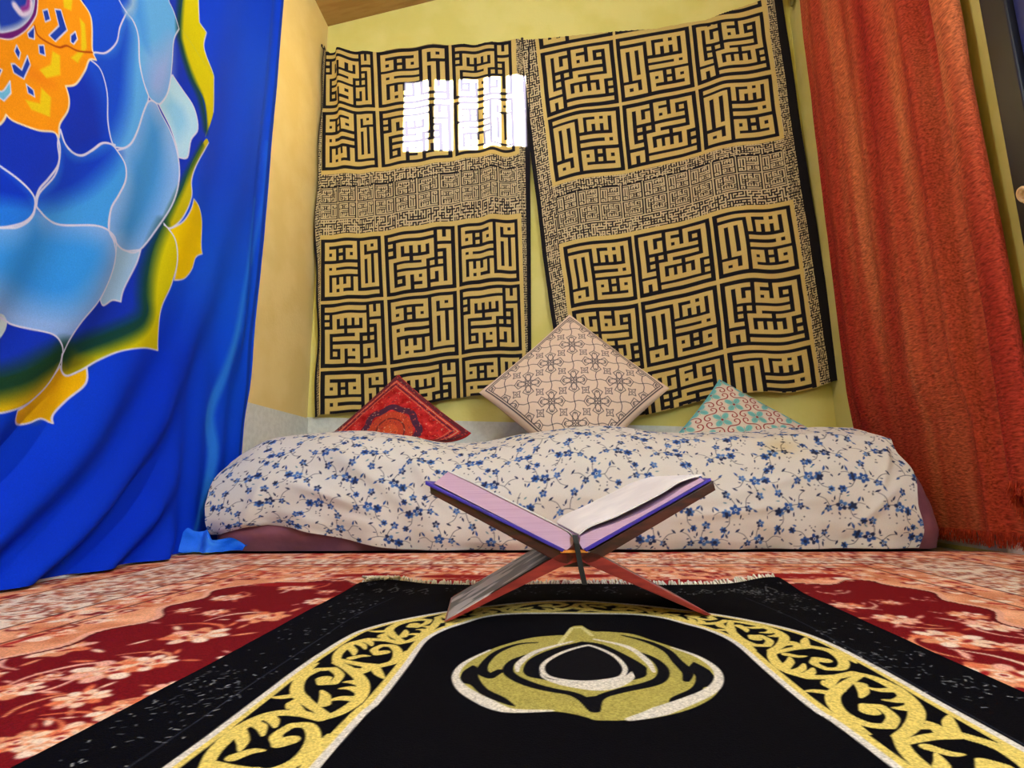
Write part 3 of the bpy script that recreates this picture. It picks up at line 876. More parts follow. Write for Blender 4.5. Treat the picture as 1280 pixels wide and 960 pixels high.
# emblem
E_ = lambda p: Rp(p, (540, 740), 3.2)
EG, EW = (170, 160, 84), (216, 210, 200)
R_.poly(E_([(230, 240), (130, 290), (85, 340), (105, 390), (170, 440), (260, 480), (330, 488), (480, 485), (560, 495), (620, 510), (660, 522), (780, 522), (900, 510), (1020, 480), (1110, 440), (1150, 400), (1160, 350), (1130, 300), (1060, 260), (960, 225), (880, 200), (800, 175), (700, 165), (640, 162), (600, 140), (560, 145), (530, 180), (500, 180), (400, 190), (300, 215)]), EG)
R_.poly(E_([(160, 300), (118, 330), (112, 368), (150, 378), (200, 420), (290, 455), (335, 465), (290, 430), (220, 395), (185, 350), (180, 310)]), (14, 14, 20))
R_.poly(E_([(1050, 285), (1120, 325), (1140, 380), (1090, 388), (1080, 420), (1000, 440), (950, 450), (962, 428), (1040, 390), (1058, 345), (1030, 310)]), (14, 14, 20))
R_.stroke(E_([(420, 210), (340, 218), (260, 248), (212, 290), (200, 325), (230, 345), (270, 322)]), (.003, .006, .008, .012, .008), (14, 14, 20))
R_.stroke(E_([(760, 180), (860, 205), (940, 240), (985, 285), (1025, 325), (1020, 360)]), (.003, .008, .009, .012, .006), (14, 14, 20))
R_.stroke(E_([(230, 240), (130, 290), (92, 340), (112, 385), (170, 425), (260, 468), (330, 482), (480, 482)]), (.003, .006, .007, .012, .014, .008, .003), EW)
R_.stroke(E_([(960, 228), (1060, 262), (1135, 310), (1150, 360), (1105, 408), (980, 460), (880, 495), (790, 518)]), (.003, .006, .008, .012, .016, .006), EW)
R_.stroke(E_([(510, 215), (560, 150), (600, 148), (640, 180)]), .005, (206, 200, 140))
R_.stroke(E_([(420, 250), (330, 280), (302, 318), (330, 350), (400, 380), (480, 400), (560, 415), (610, 440), (650, 480), (672, 430), (760, 400), (870, 375), (920, 350), (925, 310), (880, 270), (800, 240)]), (.004, .010, .011, .008, .010, .008, .012, .010, .004), (14, 14, 20))
R_.poly(E_([(600, 430), (690, 420), (655, 490)]), (14, 14, 20), smooth=False)
R_.stroke(E_([(560, 205), (420, 245), (350, 290), (340, 325)]), (.004, .007, .007, .003), EW); R_.stroke(E_([(650, 195), (780, 225), (860, 280), (890, 325)]), (.004, .007, .007, .003), EW)
R_.poly(E_([(600, 205), (500, 230), (400, 270), (365, 310), (375, 340), (430, 355), (600, 380), (760, 365), (850, 345), (860, 320), (850, 300), (760, 250), (680, 215)]), (14, 14, 20))
R_.stroke(E_([(610, 222), (520, 250), (450, 290), (445, 330), (500, 355), (620, 365), (740, 350), (772, 325), (765, 295), (720, 255), (650, 225)]), .005, EW, closed=True)
R_.poly(E_([(430, 328), (470, 355), (560, 364), (620, 366), (750, 350), (800, 322), (812, 350), (760, 385), (680, 402), (600, 396), (500, 376), (440, 350)]), EW)
for _ in range(1900):      # broken silvery thread ornament on the dark border
    t = rf.random()
    x = rf.uniform(-.325, -.255) if t < .4 else (rf.uniform(.29, .36) if t < .8 else rf.uniform(-.3, .34)); y = rf.uniform(.3, .97) if t < .8 else rf.uniform(.90, .965)
    if rf.random() > .08 + 1.6 * (vnoise(x, y, .05, 77) + .5) ** 3: continue
    a = rf.uniform(0, 3.14); L_ = rf.uniform(.001, .005)
    g_ = rf.randint(60, 190)
    R_.stroke([(x, y), (x + L_ * math.cos(a), y + L_ * math.sin(a))], .0012, (g_, g_ + 4, g_ + 12))
for k in range(26):
    x = -.29 + k * .0245; s_ = 1 if k % 2 else -1
    if -.20 < x < .22 and k % 3: continue
    R_.stroke([(x, .925), (x + .008, .94 + .006 * s_), (x + .016, .925), (x + .008, .915)], .0014, (120, 124, 126))
for sx in (-.262, .296): R_.stroke([(sx, .3), (sx, .70), (sx + .02 * (1 if sx < 0 else -1), .88)], .0012, (60, 66, 84), alpha=.8)
X, Y = np.meshgrid(rx, ry)
Xr = X + .004 * np.sin(Y * 9) * ((X - RX0) / (RX1 - RX0) - .5)
far = ss(.90, RY1, Y)
Yr = Y + far * (.010 * np.exp(-((X - RX1) / .05) ** 2) + .004 * np.sin(X * 21 + 1))
Zr = .0075 + .0012 * fbm(X, Y, .12, 51) + far * (.010 * np.exp(-((X - RX1 + .01) / .05) ** 2) + .007 * np.exp(-((X - RX0 - .05) / .05) ** 2))
n, m_ = X.shape
pr = tag(empty('prayer_rug', (c0, .6, 0)), 'black prayer rug with gold scroll arch and oval emblem lying on the red carpet', 'rug')


def skirt(Xe, Ye, Ze):       # turned down edge of the pile
    P = np.stack([np.stack([Xe, Ye, Ze], -1), np.stack([Xe, Ye, np.full_like(Ze, .0022)], -1)], 0)
    return P, np.full(P.shape, 14.), False


grids('pile', [(np.stack([Xr, Yr, Zr], -1), R_.C, False), skirt(Xr[-1], Yr[-1], Zr[-1]), skirt(Xr[:, 0], Yr[:, 0], Zr[:, 0]), skirt(Xr[:, -1], Yr[:, -1], Zr[:, -1])], M['rug'], pr)
bm = bmesh.new(); q = random.Random(9)
i = 0; x = RX0 + .004
while x < RX1 - .004:
    j = int(np.searchsorted(rx, x)); y0 = float(Yr[-1, min(j, m_ - 1)]); z0 = float(Zr[-1, min(j, m_ - 1)])
    curl = 1.0 if (x < -.28 or abs(x - .02) < .17 or q.random() < .7) else .5
    L_ = q.uniform(.018, .030) * curl; dx = q.uniform(-.008, .008)
    if x < -.28: L_ *= 1.0
    tube(bm, [(x, y0 - .002, z0 - .001), (x + dx * .4, y0 + L_ * .4, z0 + .001 + q.uniform(0, .004)), (x + dx, y0 + L_, .0050)], [.0016, .0018, .0010], 5)
    x += q.uniform(.0032, .005)
for _ in range(7):
    x = q.uniform(-.05, .16); a = q.uniform(-.6, .6)
    tube(bm, [(x, .995, .006), (x + .015 * math.sin(a), 1.02, .006), (x + .04 * math.sin(a), 1.04 + q.random() * .02, .0042)], [.002, .002, .0012], 5)
for k in range(38):   # bunched fringe at the left corner
    a = q.uniform(-.3, 1.2)
    x = RX0 + .01 + q.random() * .05
    tube(bm, [(x, .982 + q.random() * .012, .016 + q.random() * .004), (x + .008 * math.cos(a * 3), .996, .019), (x + .012 * math.cos(a), 1.008 + .008 * q.random(), .006)], [.0018, .002, .0012], 5)
tag(bm_obj('fringe', bm, M['fringe'], pr, True), label='white knotted yarn fringe', kind='stuff')

# ------------------------------------------------------------------ mattress and floral sheet
crest_x = np.array([-1.0, -.96, -.90, -.88, -.80, -.66, -.5, -.32, -.22, -.1, .03, .18, .3, .44, .6, .72, .85, .93, .97, 1.02])
crest_z = np.array([.22, .25, .30, .318, .334, .343, .33, .302, .301, .312, .330, .340, .325, .308, .318, .325, .325, .315, .290, .25])
hem_x = np.array([-1, -.93, -.90, -.827, -.769, -.70, -.653, -.53, -.45, -.402, -.3, 1.1])
hem_z = np.array([.05, .048, .049, .067, .073, .066, .054, .030, .014, .008, .006, .006])
prof_t = np.array([0, .10, .22, .36, .50, .64, .80, 1.0])
prof_y = np.array([1.500, 1.488, 1.492, 1.530, 1.610, 1.72, 1.88, 2.11])
prof_f = np.array([0.0, .18, .44, .72, .91, 1.0, .90, .82])


def dense(xs, ys, n=400):
    t = np.linspace(xs[0], xs[-1], n); v = np.interp(t, xs, ys)
    k = np.hanning(41); k /= k.sum(); vp = np.pad(v, 20, mode='edge')
    return t, np.convolve(vp, k, 'valid')


py_t, py_v = dense(prof_t, prof_y); pf_t, pf_v = dense(prof_t, prof_f)
pf_v = pf_v - pf_v[0] * (1 - np.minimum(pf_t / .1, 1))
cz_t, cz_v = dense(crest_x, crest_z)


def sheet_surf(X, Tt, inset=0.0):
    cr_ = np.interp(X, cz_t, cz_v) - inset
    y = np.interp(Tt, py_t, py_v) + inset * .9 + inset * .3; f = np.interp(Tt, pf_t, pf_v)
    return y, f * cr_


sxs = np.linspace(-.945, .925, 900); st = np.linspace(0, 1, 460)
SX, ST = np.meshgrid(sxs, st)
Yv, Zv = sheet_surf(SX, ST)
arc = np.r_[0, np.cumsum(np.hypot(np.diff(Yv[:, 450]), np.diff(Zv[:, 450])))]
hemz = np.interp(SX, hem_x, hem_z)
# start of the cloth lifted to the hem height
f0 = hemz
Zs = Zv + f0 * (1 - ST) ** 3 * (1 - np.clip(Zv / .3, 0, 1)) * 1.0
A_ = arc[:, None] + 0 * SX
puck = .018 * fbm(SX + ST * .25, A_, .26, 61, 3) + .006 * fbm(SX * .45 + A_ * .6, A_, .06, 63, 2)
rid = lambda cx_, cy_, ang, L_, w_, h_: h_ * np.exp(-((((SX - cx_) * math.cos(ang) + (A_ - cy_) * math.sin(ang)) / L_) ** 2) - ((-(SX - cx_) * math.sin(ang) + (A_ - cy_) * math.cos(ang)) / w_) ** 2)
puck += rid(-.50, .20, -.5, .16, .020, .014) + rid(-.35, .22, -.9, .12, .02, .010) + rid(-.62, .14, -.3, .12, .016, .008) + rid(.45, .10, .12, .20, .014, .008) + rid(.60, .18, .25, .16, .014, .008)
puck += rid(.80, .10, .7, .10, .014, .009) + rid(.20, .12, -.1, .16, .012, .006) + rid(.86, .22, 1.1, .10, .012, .010) + rid(-.80, .10, 1.3, .08, .018, .012) + rid(.75, .33, .05, .16, .012, .010)
env = ss(0, .05, ST) * .8 + .2
gy = np.gradient(Yv, axis=0); gz = np.gradient(Zv, axis=0); gl = np.hypot(gy, gz) + 1e-9
ny, nz = -gz / gl, gy / gl
Ys = Yv + ny * (puck + .006) * env; Zs = Zs + nz * (puck + .006) * env
Xs = SX.copy()
# scalloped lower hem and drop of the two ends
Ys = Ys + (1 - ss(0, .22, ST)) * .010 * np.sin(SX * 34 + 2) * ss(.0, .1, .1 + hemz)
endr = ss(.86, .925, SX); Xs = Xs - endr * .02 * (1 - np.clip(Zs / .3, 0, 1)) + .006 * np.sin(A_ * 40) * endr
endl = 1 - ss(-.945, -.88, SX); Xs = Xs + endl * .02 * (1 - np.clip(Zs / .3, 0, 1)) * 1.0
Zs = np.maximum(Zs, .0065); Xs = np.maximum(Xs, -.940)
W = Dye(sxs, arc, (218, 214, 208))
rs = random.Random(12)


def rot(p, a, s, o, fx=1): return [(o[0] + s * (fx * x * math.cos(a) - y * math.sin(a)), o[1] + s * (fx * x * math.sin(a) + y * math.cos(a))) for x, y in p]


NAVY, BLUE, MIDB, TEAL, GREY = (34, 46, 84), (38, 78, 152), (76, 120, 190), (90, 132, 150), (74, 78, 92)


def sflower(x, y, r, a, kind):
    for k in range(5 if kind else 6):
        t = a + k * 6.283 / (5 if kind else 6)
        W.dot(x + r * .58 * math.cos(t), y + r * .58 * math.sin(t), r * .46, rs.choice((BLUE, NAVY, MIDB, BLUE)), ry=r * .34, rot=t)
    if kind:
        W.dot(x, y, r * .30, (206, 212, 222)); W.dot(x, y, r * .15, NAVY)
    else:
        W.dot(x, y, r * .4, NAVY)


def sleaf(x, y, L_, a, c): W.poly(rot([(-1, 0), (-.3, .32), (.4, .22), (1, 0), (.4, -.22), (-.3, -.32)], a, L_ * .5, (x, y)), c, step=3)


def twig(p, w=.0013, c=GREY): W.stroke(p, (w, w * 1.2, w * .7), c, step=4)


def motif(x, y, a, fx, s):
    q = lambda p: rot(p, a, s * 1.45, (x, y), fx)
    twig(q([(-2.6, -.9), (-1.5, -.1), (-.4, .1), (1.0, -.4), (2.0, .3), (2.9, .1)]))
    twig(q([(-.4, .1), (-.2, 1.2), (.3, 2.1)])); twig(q([(1.0, -.4), (1.4, -1.5), (2.3, -2.0)])); twig(q([(-1.5, -.1), (-2.1, .9), (-2.9, 1.3)]))
    for (px_, py_, r, k) in ((0, .0, .85, 1), (1.35, -.15, .72, 0), (-1.7, -.35, .55, 1), (2.4, -2.1, .5, 0), (.3, 2.2, .62, 1)):
        if rs.random() < .92:
            p = q([(px_, py_)])[0]; sflower(p[0], p[1], r * s * 1.25, rs.random() * 6, k)
    for (px_, py_, L_, t, c) in ((-.9, 1.0, .95, 1.2, NAVY), (-.3, -1.1, .8, -1.0, NAVY), (2.3, .8, 1.1, 1.0, BLUE), (2.75, .8, .9, 1.9, NAVY), (-2.9, 1.5, 1.0, .6, NAVY), (-2.5, -1.0, .9, -2.4, BLUE),
                                 (1.6, -1.2, .6, .2, NAVY), (.9, 1.3, .7, .5, TEAL), (-1.2, .6, .5, 2.4, NAVY), (1.9, -2.6, .8, -.8, BLUE), (.0, 1.5, .5, 2.9, NAVY), (-2.1, .35, .6, .4, NAVY), (3.1, -.3, .7, -1.0, NAVY)):
        p = q([(px_, py_)])[0]; sleaf(p[0], p[1], L_ * s * 1.2, a + (t if fx > 0 else math.pi - t), c)
    for _ in range(5):
        p = q([(rs.uniform(-1.4, 1.4) - .4, rs.uniform(-2.2, -1.0))])[0]; W.dot(p[0], p[1], .0016, GREY)


row = 0; yv = .03
while yv < arc[-1]:
    xv = -.97 + (.067 if row % 2 else 0) + rs.uniform(-.01, .01)
    while xv < .95:
        motif(xv, yv + rs.uniform(-.006, .006), rs.uniform(-.35, .35) + (3.14 if rs.random() < .25 else 0), rs.choice((1, -1)), .0130)
        xv += .135
    yv += .078; row += 1
C = W.C.copy()
st_ = np.exp(-((SX - .62) / .05) ** 2 - ((A_ - .29) / .035) ** 2)[..., None] * np.array((10, 24, 60)) * (-.8)    # faint tea stain on the cloth
C = C + st_
grids_sheet = grids('floral_sheet', [(np.stack([Xs, Ys, Zs], -1), C, False)], M['sheet'])
tag(grids_sheet, 'white sheet with blue flowers and twigs draped over the floor mattress', 'sheet')

# mattress: same body a little inside the sheet, rounded ends, seen at both ends
mx_ = np.linspace(-.95, 1.02, 260); mt = np.linspace(0, 1, 120)
MX, MT = np.meshgrid(mx_, mt)
mc = np.minimum(np.interp(MX, cz_t, cz_v), .34) - .022
my = np.interp(MT, py_t, py_v) + .028; mf = np.interp(MT, pf_t, pf_v)
er = np.sqrt(np.clip(1 - np.clip((MX - .92) / .10, 0, 1) ** 2, 0, 1)) * np.sqrt(np.clip(1 - np.clip((-.90 - MX) / .05, 0, 1) ** 2, 0, 1))
mz = .002 + mf * mc * (.25 + .75 * er); mid_y = 1.83
my = mid_y + (my - mid_y) * (.45 + .55 * er)
mz += .004 * fbm(MX * 2, MT, .1, 71) * mf + .004 * np.sin((MX * .6 + MT) * 70) * ss(.93, .98, MX) * mf
my -= .010 * np.exp(-((mz - .05) / .025) ** 2) * (1 - MT)
my = np.minimum(my, 2.175)
Pm = np.stack([MX, my, mz], -1)
back = np.stack([Pm[-1], np.stack([Pm[-1][:, 0], Pm[-1][:, 1], np.full(260, .002)], -1)], 0)
bot = np.stack([back[1], np.stack([Pm[0][:, 0], Pm[0][:, 1], np.full(260, .002)], -1)], 0)
mt_o = grids('floor_mattress', [(Pm, None, False), (back, None, False), (bot, None, False)], M['mauve'])
tag(mt_o, 'mauve floor mattress under the blue flowered sheet, bare at both ends', 'mattress')

# ------------------------------------------------------------------ cushions
def cushion(name, top, half, roll, lean, thick, zfloor, yb, painter, mat, label, res=260, seed=1, pinch=.05, yaw=0):
    """top: room point of the uppermost corner"""
    u = np.linspace(-1, 1, res); U, V = np.meshgrid(u, u)
    px_ = half * U * (1 - pinch * (1 - V ** 2)); pz = half * V * (1 - pinch * (1 - U ** 2))
    th = thick * ((1 - U ** 2) * (1 - V ** 2)) ** .42 * (1 + .16 * fbm(U, V, .7, seed))
    cr_, sr = math.cos(roll), math.sin(roll); cl, sl = math.cos(lean), math.sin(lean); cw, sw = math.cos(yaw), math.sin(yaw)
    C = painter(u * half, u * half, half)
    tc = np.array([half * cr_ - half * sr, half * sr + half * cr_])

    def place(s):
        a = px_ * cr_ - pz * sr - tc[0]; b_ = px_ * sr + pz * cr_ - tc[1]; n_ = th * s
        n_ = n_ + (.004 * s * fbm(U, V, .18, seed + 5) + .016 * s * fbm(U + V, (U - V) * .35, .5, seed + 9) * ss(.1, -.7, V * 0 + (U * sr + V * cr_)) + .010 * s * fbm(U, V, .5, seed + 7)) * (1 - U ** 2) * (1 - V ** 2)
        y = b_ * sl + n_ * cl; z = b_ * cl - n_ * sl * -1 * 0 + (-n_ * sl if False else n_ * (-sl))
        x = a
        X_ = top[0] + x * cw - y * sw; Y_ = top[1] + x * sw + y * cw; Z_ = top[2] + z
        # the lower corner is folded under against the mattress
        zf = zfloor + .012
        d = np.maximum(zf + .03 - Z_, 0)
        k = np.minimum(d / .06, 1)
        Znew = np.where(d > 0, zf + .03 - .03 * (1 - np.exp(-d / .03)), Z_)
        Ynew = np.where(d > 0, Y_ + (d - .03 * (1 - np.exp(-d / .03))) * .55, Y_)
        Ynew = np.minimum(Ynew, yb + s * -.0)
        return np.stack([X_, Ynew, Znew + (0.0 if s < 0 else .0)], -1)

    o = grids(name, [(place(-1), C, False), (place(1), np.full(C.shape, 1.) * C.mean((0, 1)), True)], mat)
    tag(o, label, 'cushion', 'cushions leaning along the back of the mattress')
    return o


def paint_cream(xs, ys, h):
    d = Dye(xs, ys, (226, 204, 184)); ink = (48, 44, 58); lw = .0022
    e1, e2 = h * .93, h * .90
    def frame():
      for e_, w_ in ((e1, .0036), (e2, .0026)): d.stroke([(-e_, -e_), (e_, -e_), (e_, e_), (-e_, e_), (-e_, -e_)], w_, ink, smooth=False)
    p = .118
    for i in range(-3, 4):
        for j in range(-3, 4):
            # star of crossing squares and loops on lattice points, small square flower between
            cx_, cy_ = i * p, j * p
            if True:
                for k in range(4):
                    a = k * math.pi / 2
                    R4 = lambda q: [(cx_ + x * math.cos(a) - y * math.sin(a), cy_ + x * math.sin(a) + y * math.cos(a)) for x, y in q]
                    d.stroke(R4([(.014, 0), (.030, .020), (.028, .030), (.018, .030), (0, .014)]), lw, ink)
                    d.stroke(R4([(.004, .004), (.040, .012), (.034, .036), (.012, .040), (.004, .004)]), lw, ink)
                    d.stroke(R4([(.026 + .003 * math.cos(t), .026 + .003 * math.sin(t)) for t in np.linspace(0, 6.28, 7)]), lw * .8, ink)
                    d.stroke(R4([(.034, .036), (.050, .046), (.059, .059)]), lw, ink)
                d.stroke([(cx_ + .011 * math.cos(t), cy_ + .011 * math.sin(t)) for t in np.linspace(0, 6.28, 13)], lw, ink)
                d.dot(cx_, cy_, .0045, ink); d.dot(cx_, cy_, .0025, (226, 204, 184))
            fx_, fy_ = cx_ + p / 2, cy_
            for (fx_, fy_) in ((cx_ + p / 2, cy_), (cx_, cy_ + p / 2)):
                if abs(fx_) > h or abs(fy_) > h: continue
                q = [(-.013, -.013), (0, -.009), (.013, -.013), (.009, 0), (.013, .013), (0, .009), (-.013, .013), (-.009, 0)]
                q = [((x - y) * .707, (x + y) * .707) for x, y in q]
                d.stroke([(fx_ + x, fy_ + y) for x, y in q + q[:1]], lw, ink, smooth=False)
                d.stroke([(fx_ + .004 * math.cos(t), fy_ + .004 * math.sin(t)) for t in np.linspace(0, 6.28, 7)], lw, ink)
            for sx in (1,):
                if abs(cx_) < e2 and abs(cy_) < e2: pass
    out = (np.abs(d.xs)[None, :] > e2) | (np.abs(d.ys)[:, None] > e2); d.C[out] = (226, 204, 184)
    frame()
    return d.C


def paint_teal(xs, ys, h):
    d = Dye(xs, ys, (214, 202, 186)); red = (140, 30, 38); tl = (110, 186, 186); gr = (120, 130, 124)
    p = .088
    for i in range(-3, 4):
        for j in range(-3, 4):
            cx_, cy_ = i * p, j * p
            for k in range(4):
                a = k * math.pi / 2
                d.dot(cx_ + .020 * math.cos(a), cy_ + .020 * math.sin(a), .015, tl, ry=.010, rot=a, soft=.004)
            for k in range(8):
                a = k * math.pi / 4; d.stroke([(cx_, cy_), (cx_ + .022 * math.cos(a), cy_ + .022 * math.sin(a))], .0012, gr)
            d.dot(cx_, cy_, .004, red)
            for a in (0, math.pi / 2):
                ox, oy = (p / 2, 0) if a == 0 else (0, p / 2)
                half_ = [(.004 * 0 + .012 * t - .0 , .007 * math.sin(t * 1.6)) for t in np.linspace(0, 1.2, 6)]
                ex, ey = half_[-1]
                half_ += [(ex + .0005 + (.0085 - .0011 * t) * math.sin(t) * 1.0, ey - .0085 + (.0085 - .0011 * t) * math.cos(t)) for t in np.linspace(.25, 4.9, 16)]
                full = [(-x, -y) for x, y in half_[::-1]] + half_[1:]
                ca = math.cos(a + math.pi / 2); sa = math.sin(a + math.pi / 2); sg = 1 if a == 0 else -1; full = [(x, y * sg) for x, y in full]
                d.stroke([(cx_ + ox + 1.5 * (x * ca - y * sa), cy_ + oy + 1.5 * (x * sa + y * ca)) for x, y in full], (.003, .0032, .0036, .0036, .0036, .0032, .003), red, smooth=False)
    for s in (-1, 1):
        d.stroke([(s * h * .99, -h), (s * h * .99, h)], .012, (90, 176, 190), soft=.006); d.stroke([(-h, s * h * .99), (h, s * h * .99)], .012, (90, 176, 190), soft=.006)
    return d.C


def paint_red(xs, ys, h):
    d = Dye(xs, ys, (184, 32, 34)); r = random.Random(4)
    X_, Y_ = d.xs[None, :], d.ys[:, None]
    n1_ = fbm(X_, Y_, .02, 81)
    d.C += n1_[..., None] * np.array((60, 50, 40))
    for s in (-1, 1):
        for (o_, c, w_) in ((.93, (96, 36, 50), .018), (.85, (190, 150, 116), .004), (.80, (80, 34, 56), .006), (.76, (196, 120, 90), .003)):
            d.stroke([(s * h * o_, -h * o_), (s * h * o_, h * o_)], w_, c); d.stroke([(-h * o_, s * h * o_), (h * o_, s * h * o_)], w_, c)
    rr = h * .50
    d.stroke([(rr * 1.03 * math.cos(t) * (1 + .05 * math.cos(8 * t)), rr * 1.03 * math.sin(t) * (1 + .05 * math.cos(8 * t))) for t in np.linspace(0, 6.283, 48)], .026, (76, 36, 62))
    d.dot(0, 0, rr * .86, (186, 66, 40)); d.stroke([(rr * .55 * math.cos(t), rr * .55 * math.sin(t)) for t in np.linspace(0, 6.283, 24)], .006, (110, 40, 40))
    d.dot(0, 0, rr * .3, (206, 84, 46))
    for _ in range(900):
        x, y = r.uniform(-h, h), r.uniform(-h, h); c = r.choice(((206, 160, 130), (216, 70, 50), (90, 40, 64), (150, 24, 30), (222, 110, 70)))
        d.dot(x, y, r.uniform(.0015, .004), c, ry=.0014, rot=r.random() * 3)
    return d.C


top = hit(712, 393, 1, 2.13)
cushion('cream_cushion', top, .243, math.radians(45), math.radians(20), .075, .315, 2.17, paint_cream, M['cush'], 'large cream cushion with black line pattern standing on its corner between the smaller two', 300, 3)
top = hit(498, 468, 1, 2.09)
cushion('red_cushion', top, .198, math.radians(49), math.radians(22), .06, .31, 2.16, paint_red, M['cushred'], 'red rug-patterned cushion at the left, under the left script cloth', 240, 8)
top = hit(899, 474, 1, 2.06)
cushion('turquoise_cushion', top, .185, math.radians(50), math.radians(26), .055, .30, 2.16, paint_teal, M['cush'], 'pale turquoise cushion with dark red scrolls, rightmost on the mattress', 240, 12)

# ------------------------------------------------------------------ red woven curtain on the right wall
cz_ = np.linspace(.0, 1, 500); cu = np.linspace(0, 1, 260)
U, V = np.meshgrid(cu, cz_)
hy = lambda x, y: hit(x, y, 0, 1.045)[1]
yl = 2.035; 
plan = smooth_path([(2.035, 1.046), (1.93, 1.034), (1.80, 1.046), (1.66, 1.032), (1.53, 1.040), (1.475, 1.024), (1.455, 1.048), (1.44, 1.074), (1.39, 1.074), (1.362, 1.062), (1.352, 1.04), (1.340, 1.015), (1.32, 1.006), (1.29, 1.003), (1.264, 1.012), (1.268, 1.03), (1.29, 1.05), (1.312, 1.06)], False, 8, 170)
pd = np.r_[0, np.cumsum(np.hypot(*np.diff(plan, axis=0).T))]; pd /= pd[-1]
Yc = np.interp(U, pd, plan[:, 0]); Xc = np.interp(U, pd, plan[:, 1])
foldw = 1 - ss(1.335, 1.375, Yc)
hem = .035 + .012 * (2.035 - Yc) + .12 * foldw
ztop = 2.30
Z = hem + (ztop - hem) * V
Xc = Xc + .004 * fbm(Yc * 2, V * 3, .3, 90) + .003 * np.sin(Yc * 60 + V * 2) * (1 - foldw) + .004 * np.sin(V * 9) * foldw
low_ = (1 - ss(.30, .50, Z)) * ss(1.42, 1.5, Yc)
Xc = Xc * (1 - low_) + 1.058 * low_
Xc = np.minimum(Xc, 1.072)
rc = tag(empty('woven_curtain', (1.05, 1.65, 0)), 'rust red woven curtain with frayed bottom hanging on the right wall', 'curtain')
P = np.stack([Xc, Yc, Z], -1)
grids('curtain_cloth', [(P, None, False)], M['redcurtain'], rc)
bm = bmesh.new(); q = random.Random(21)
for k in range(900):
    i = q.random() * 259; j = int(i); p = P[0, j]
    L_ = q.uniform(.02, .042); L_ = min(L_, p[2] - .005)
    dy_ = q.uniform(-.010, .010); dx_ = q.uniform(-.010, .004)
    a = Vector((p[0], p[1] + q.uniform(-.0015, .0015), p[2] + .006))
    tube(bm, [a, a + Vector((dx_ * .5, dy_ * .3, -L_ * .5)), a + Vector((dx_, dy_, -L_))], [.0011, .0010, .0005], 4, False)
tag(bm_obj('frayed_fringe', bm, M['redfringe'], rc, True), kind='stuff')

# ------------------------------------------------------------------ door at the right edge
d1 = tag(empty('door_1', (XR, .8, 0)), kind='structure')
bm = bmesh.new(); box(bm, (1.045, 1.17, 0), (XR, 1.236, 2.1), .004); bm_obj('door_frame', bm, M['doorframe'], d1)
bm = bmesh.new(); box(bm, (1.062, .45, 0), (XR, 1.17, 2.1), .002)
for z0, z1 in ((.15, .75), (.85, 1.35), (1.45, 1.98)): box(bm, (1.052, .55, z0), (1.064, 1.10, z1), .004)
bm_obj('door_panel', bm, M['doorblue'], d1)
kn = hit(1277, 245, 0, 1.03)
bm = bmesh.new()
pts = [(1.026 - .004 * math.cos(t), kn[1] - .012 + r * math.sin(t), kn[2] + r * math.cos(t)) for t, r in ((t, .003 + .0125 * t / 9) for t in np.linspace(0, 9, 44))]
tube(bm, pts, [.0042] * 44, 8)
tube(bm, [pts[-1], (1.03, kn[1] - .02, kn[2] - .035), (1.035, kn[1] - .03, kn[2] - .06), (1.048, kn[1] - .03, kn[2] - .07)], [.0045, .005, .005, .005], 8)
tube(bm, [(1.050, kn[1] - .012, kn[2]), (1.028, kn[1] - .012, kn[2])], [.018, .016], 16)
bm_obj('door_handle', bm, M['cream'], d1, True)

# ------------------------------------------------------------------ folding book rest
YF = .738; DS = .15; DB = .225
X2 = lambda *p: [(float(h[0]), float(h[2])) for h in (hit(a, b_, 1, YF) for a, b_ in p)]
rest = tag(empty('book_rest', (.03, YF, .008)), 'crossed wooden book rest standing on the prayer rug', 'book rest')


def clipz(p, z=.0095): return [(x, max(y_, z)) for x, y_ in p]


# board running from lower left foot up to the upper right
bm = bmesh.new(); prism(bm, clipz(X2((559, 787), (562, 772), (693, 694), (716, 682), (727, 700), (698, 708))), YF, YF + DS, .0015)
lb = bm_obj('left_leg', bm, M['wood'], rest); lb.name = 'leg'
lg = X2((562, 772), (692, 694)); bm = bmesh.new()
(xa, za), (xb_, zb) = lg
nx, nz_ = -(zb - za), (xb_ - xa); L_ = math.hypot(nx, nz_); nx, nz_ = nx / L_ * .0014, nz_ / L_ * .0014
prism(bm, [(xa, za), (xb_, zb), (xb_ + nx, zb + nz_), (xa + nx, za + nz_)], YF + .004, YF + DS - .004)
il = bm_obj('inlay_strip', bm, M['inlay'], lb); il.matrix_parent_inverse = Matrix.Identity(4)
il['label'] = 'black and ivory lacquered face'
bm = bmesh.new(); prism(bm, clipz(X2((719, 700), (722, 686), (742, 693), (887, 773), (888, 784), (880, 787), (735, 708))), YF, YF + DS, .0015)
bm_obj('leg', bm, M['wood'], rest)
bm = bmesh.new(); prism(bm, X2((542, 606), (543, 617), (695, 703), (706, 706), (716, 696), (704, 690)), YF, YF + DS, .0012)
bm_obj('support_board', bm, M['darkwood'], rest)
bm = bmesh.new(); prism(bm, X2((890, 601), (893, 613), (740, 702), (730, 706), (720, 697), (733, 690)), YF, YF + DS, .0012)
bm_obj('support_board', bm, M['darkwood'], rest)
bm = bmesh.new(); prism(bm, X2((700, 689.5), (736, 689.5), (744, 700), (734, 709), (702, 709), (692, 700)), YF + .003, YF + DS - .003, .001)
bm_obj('hinge_block', bm, M['darkwood'], rest)

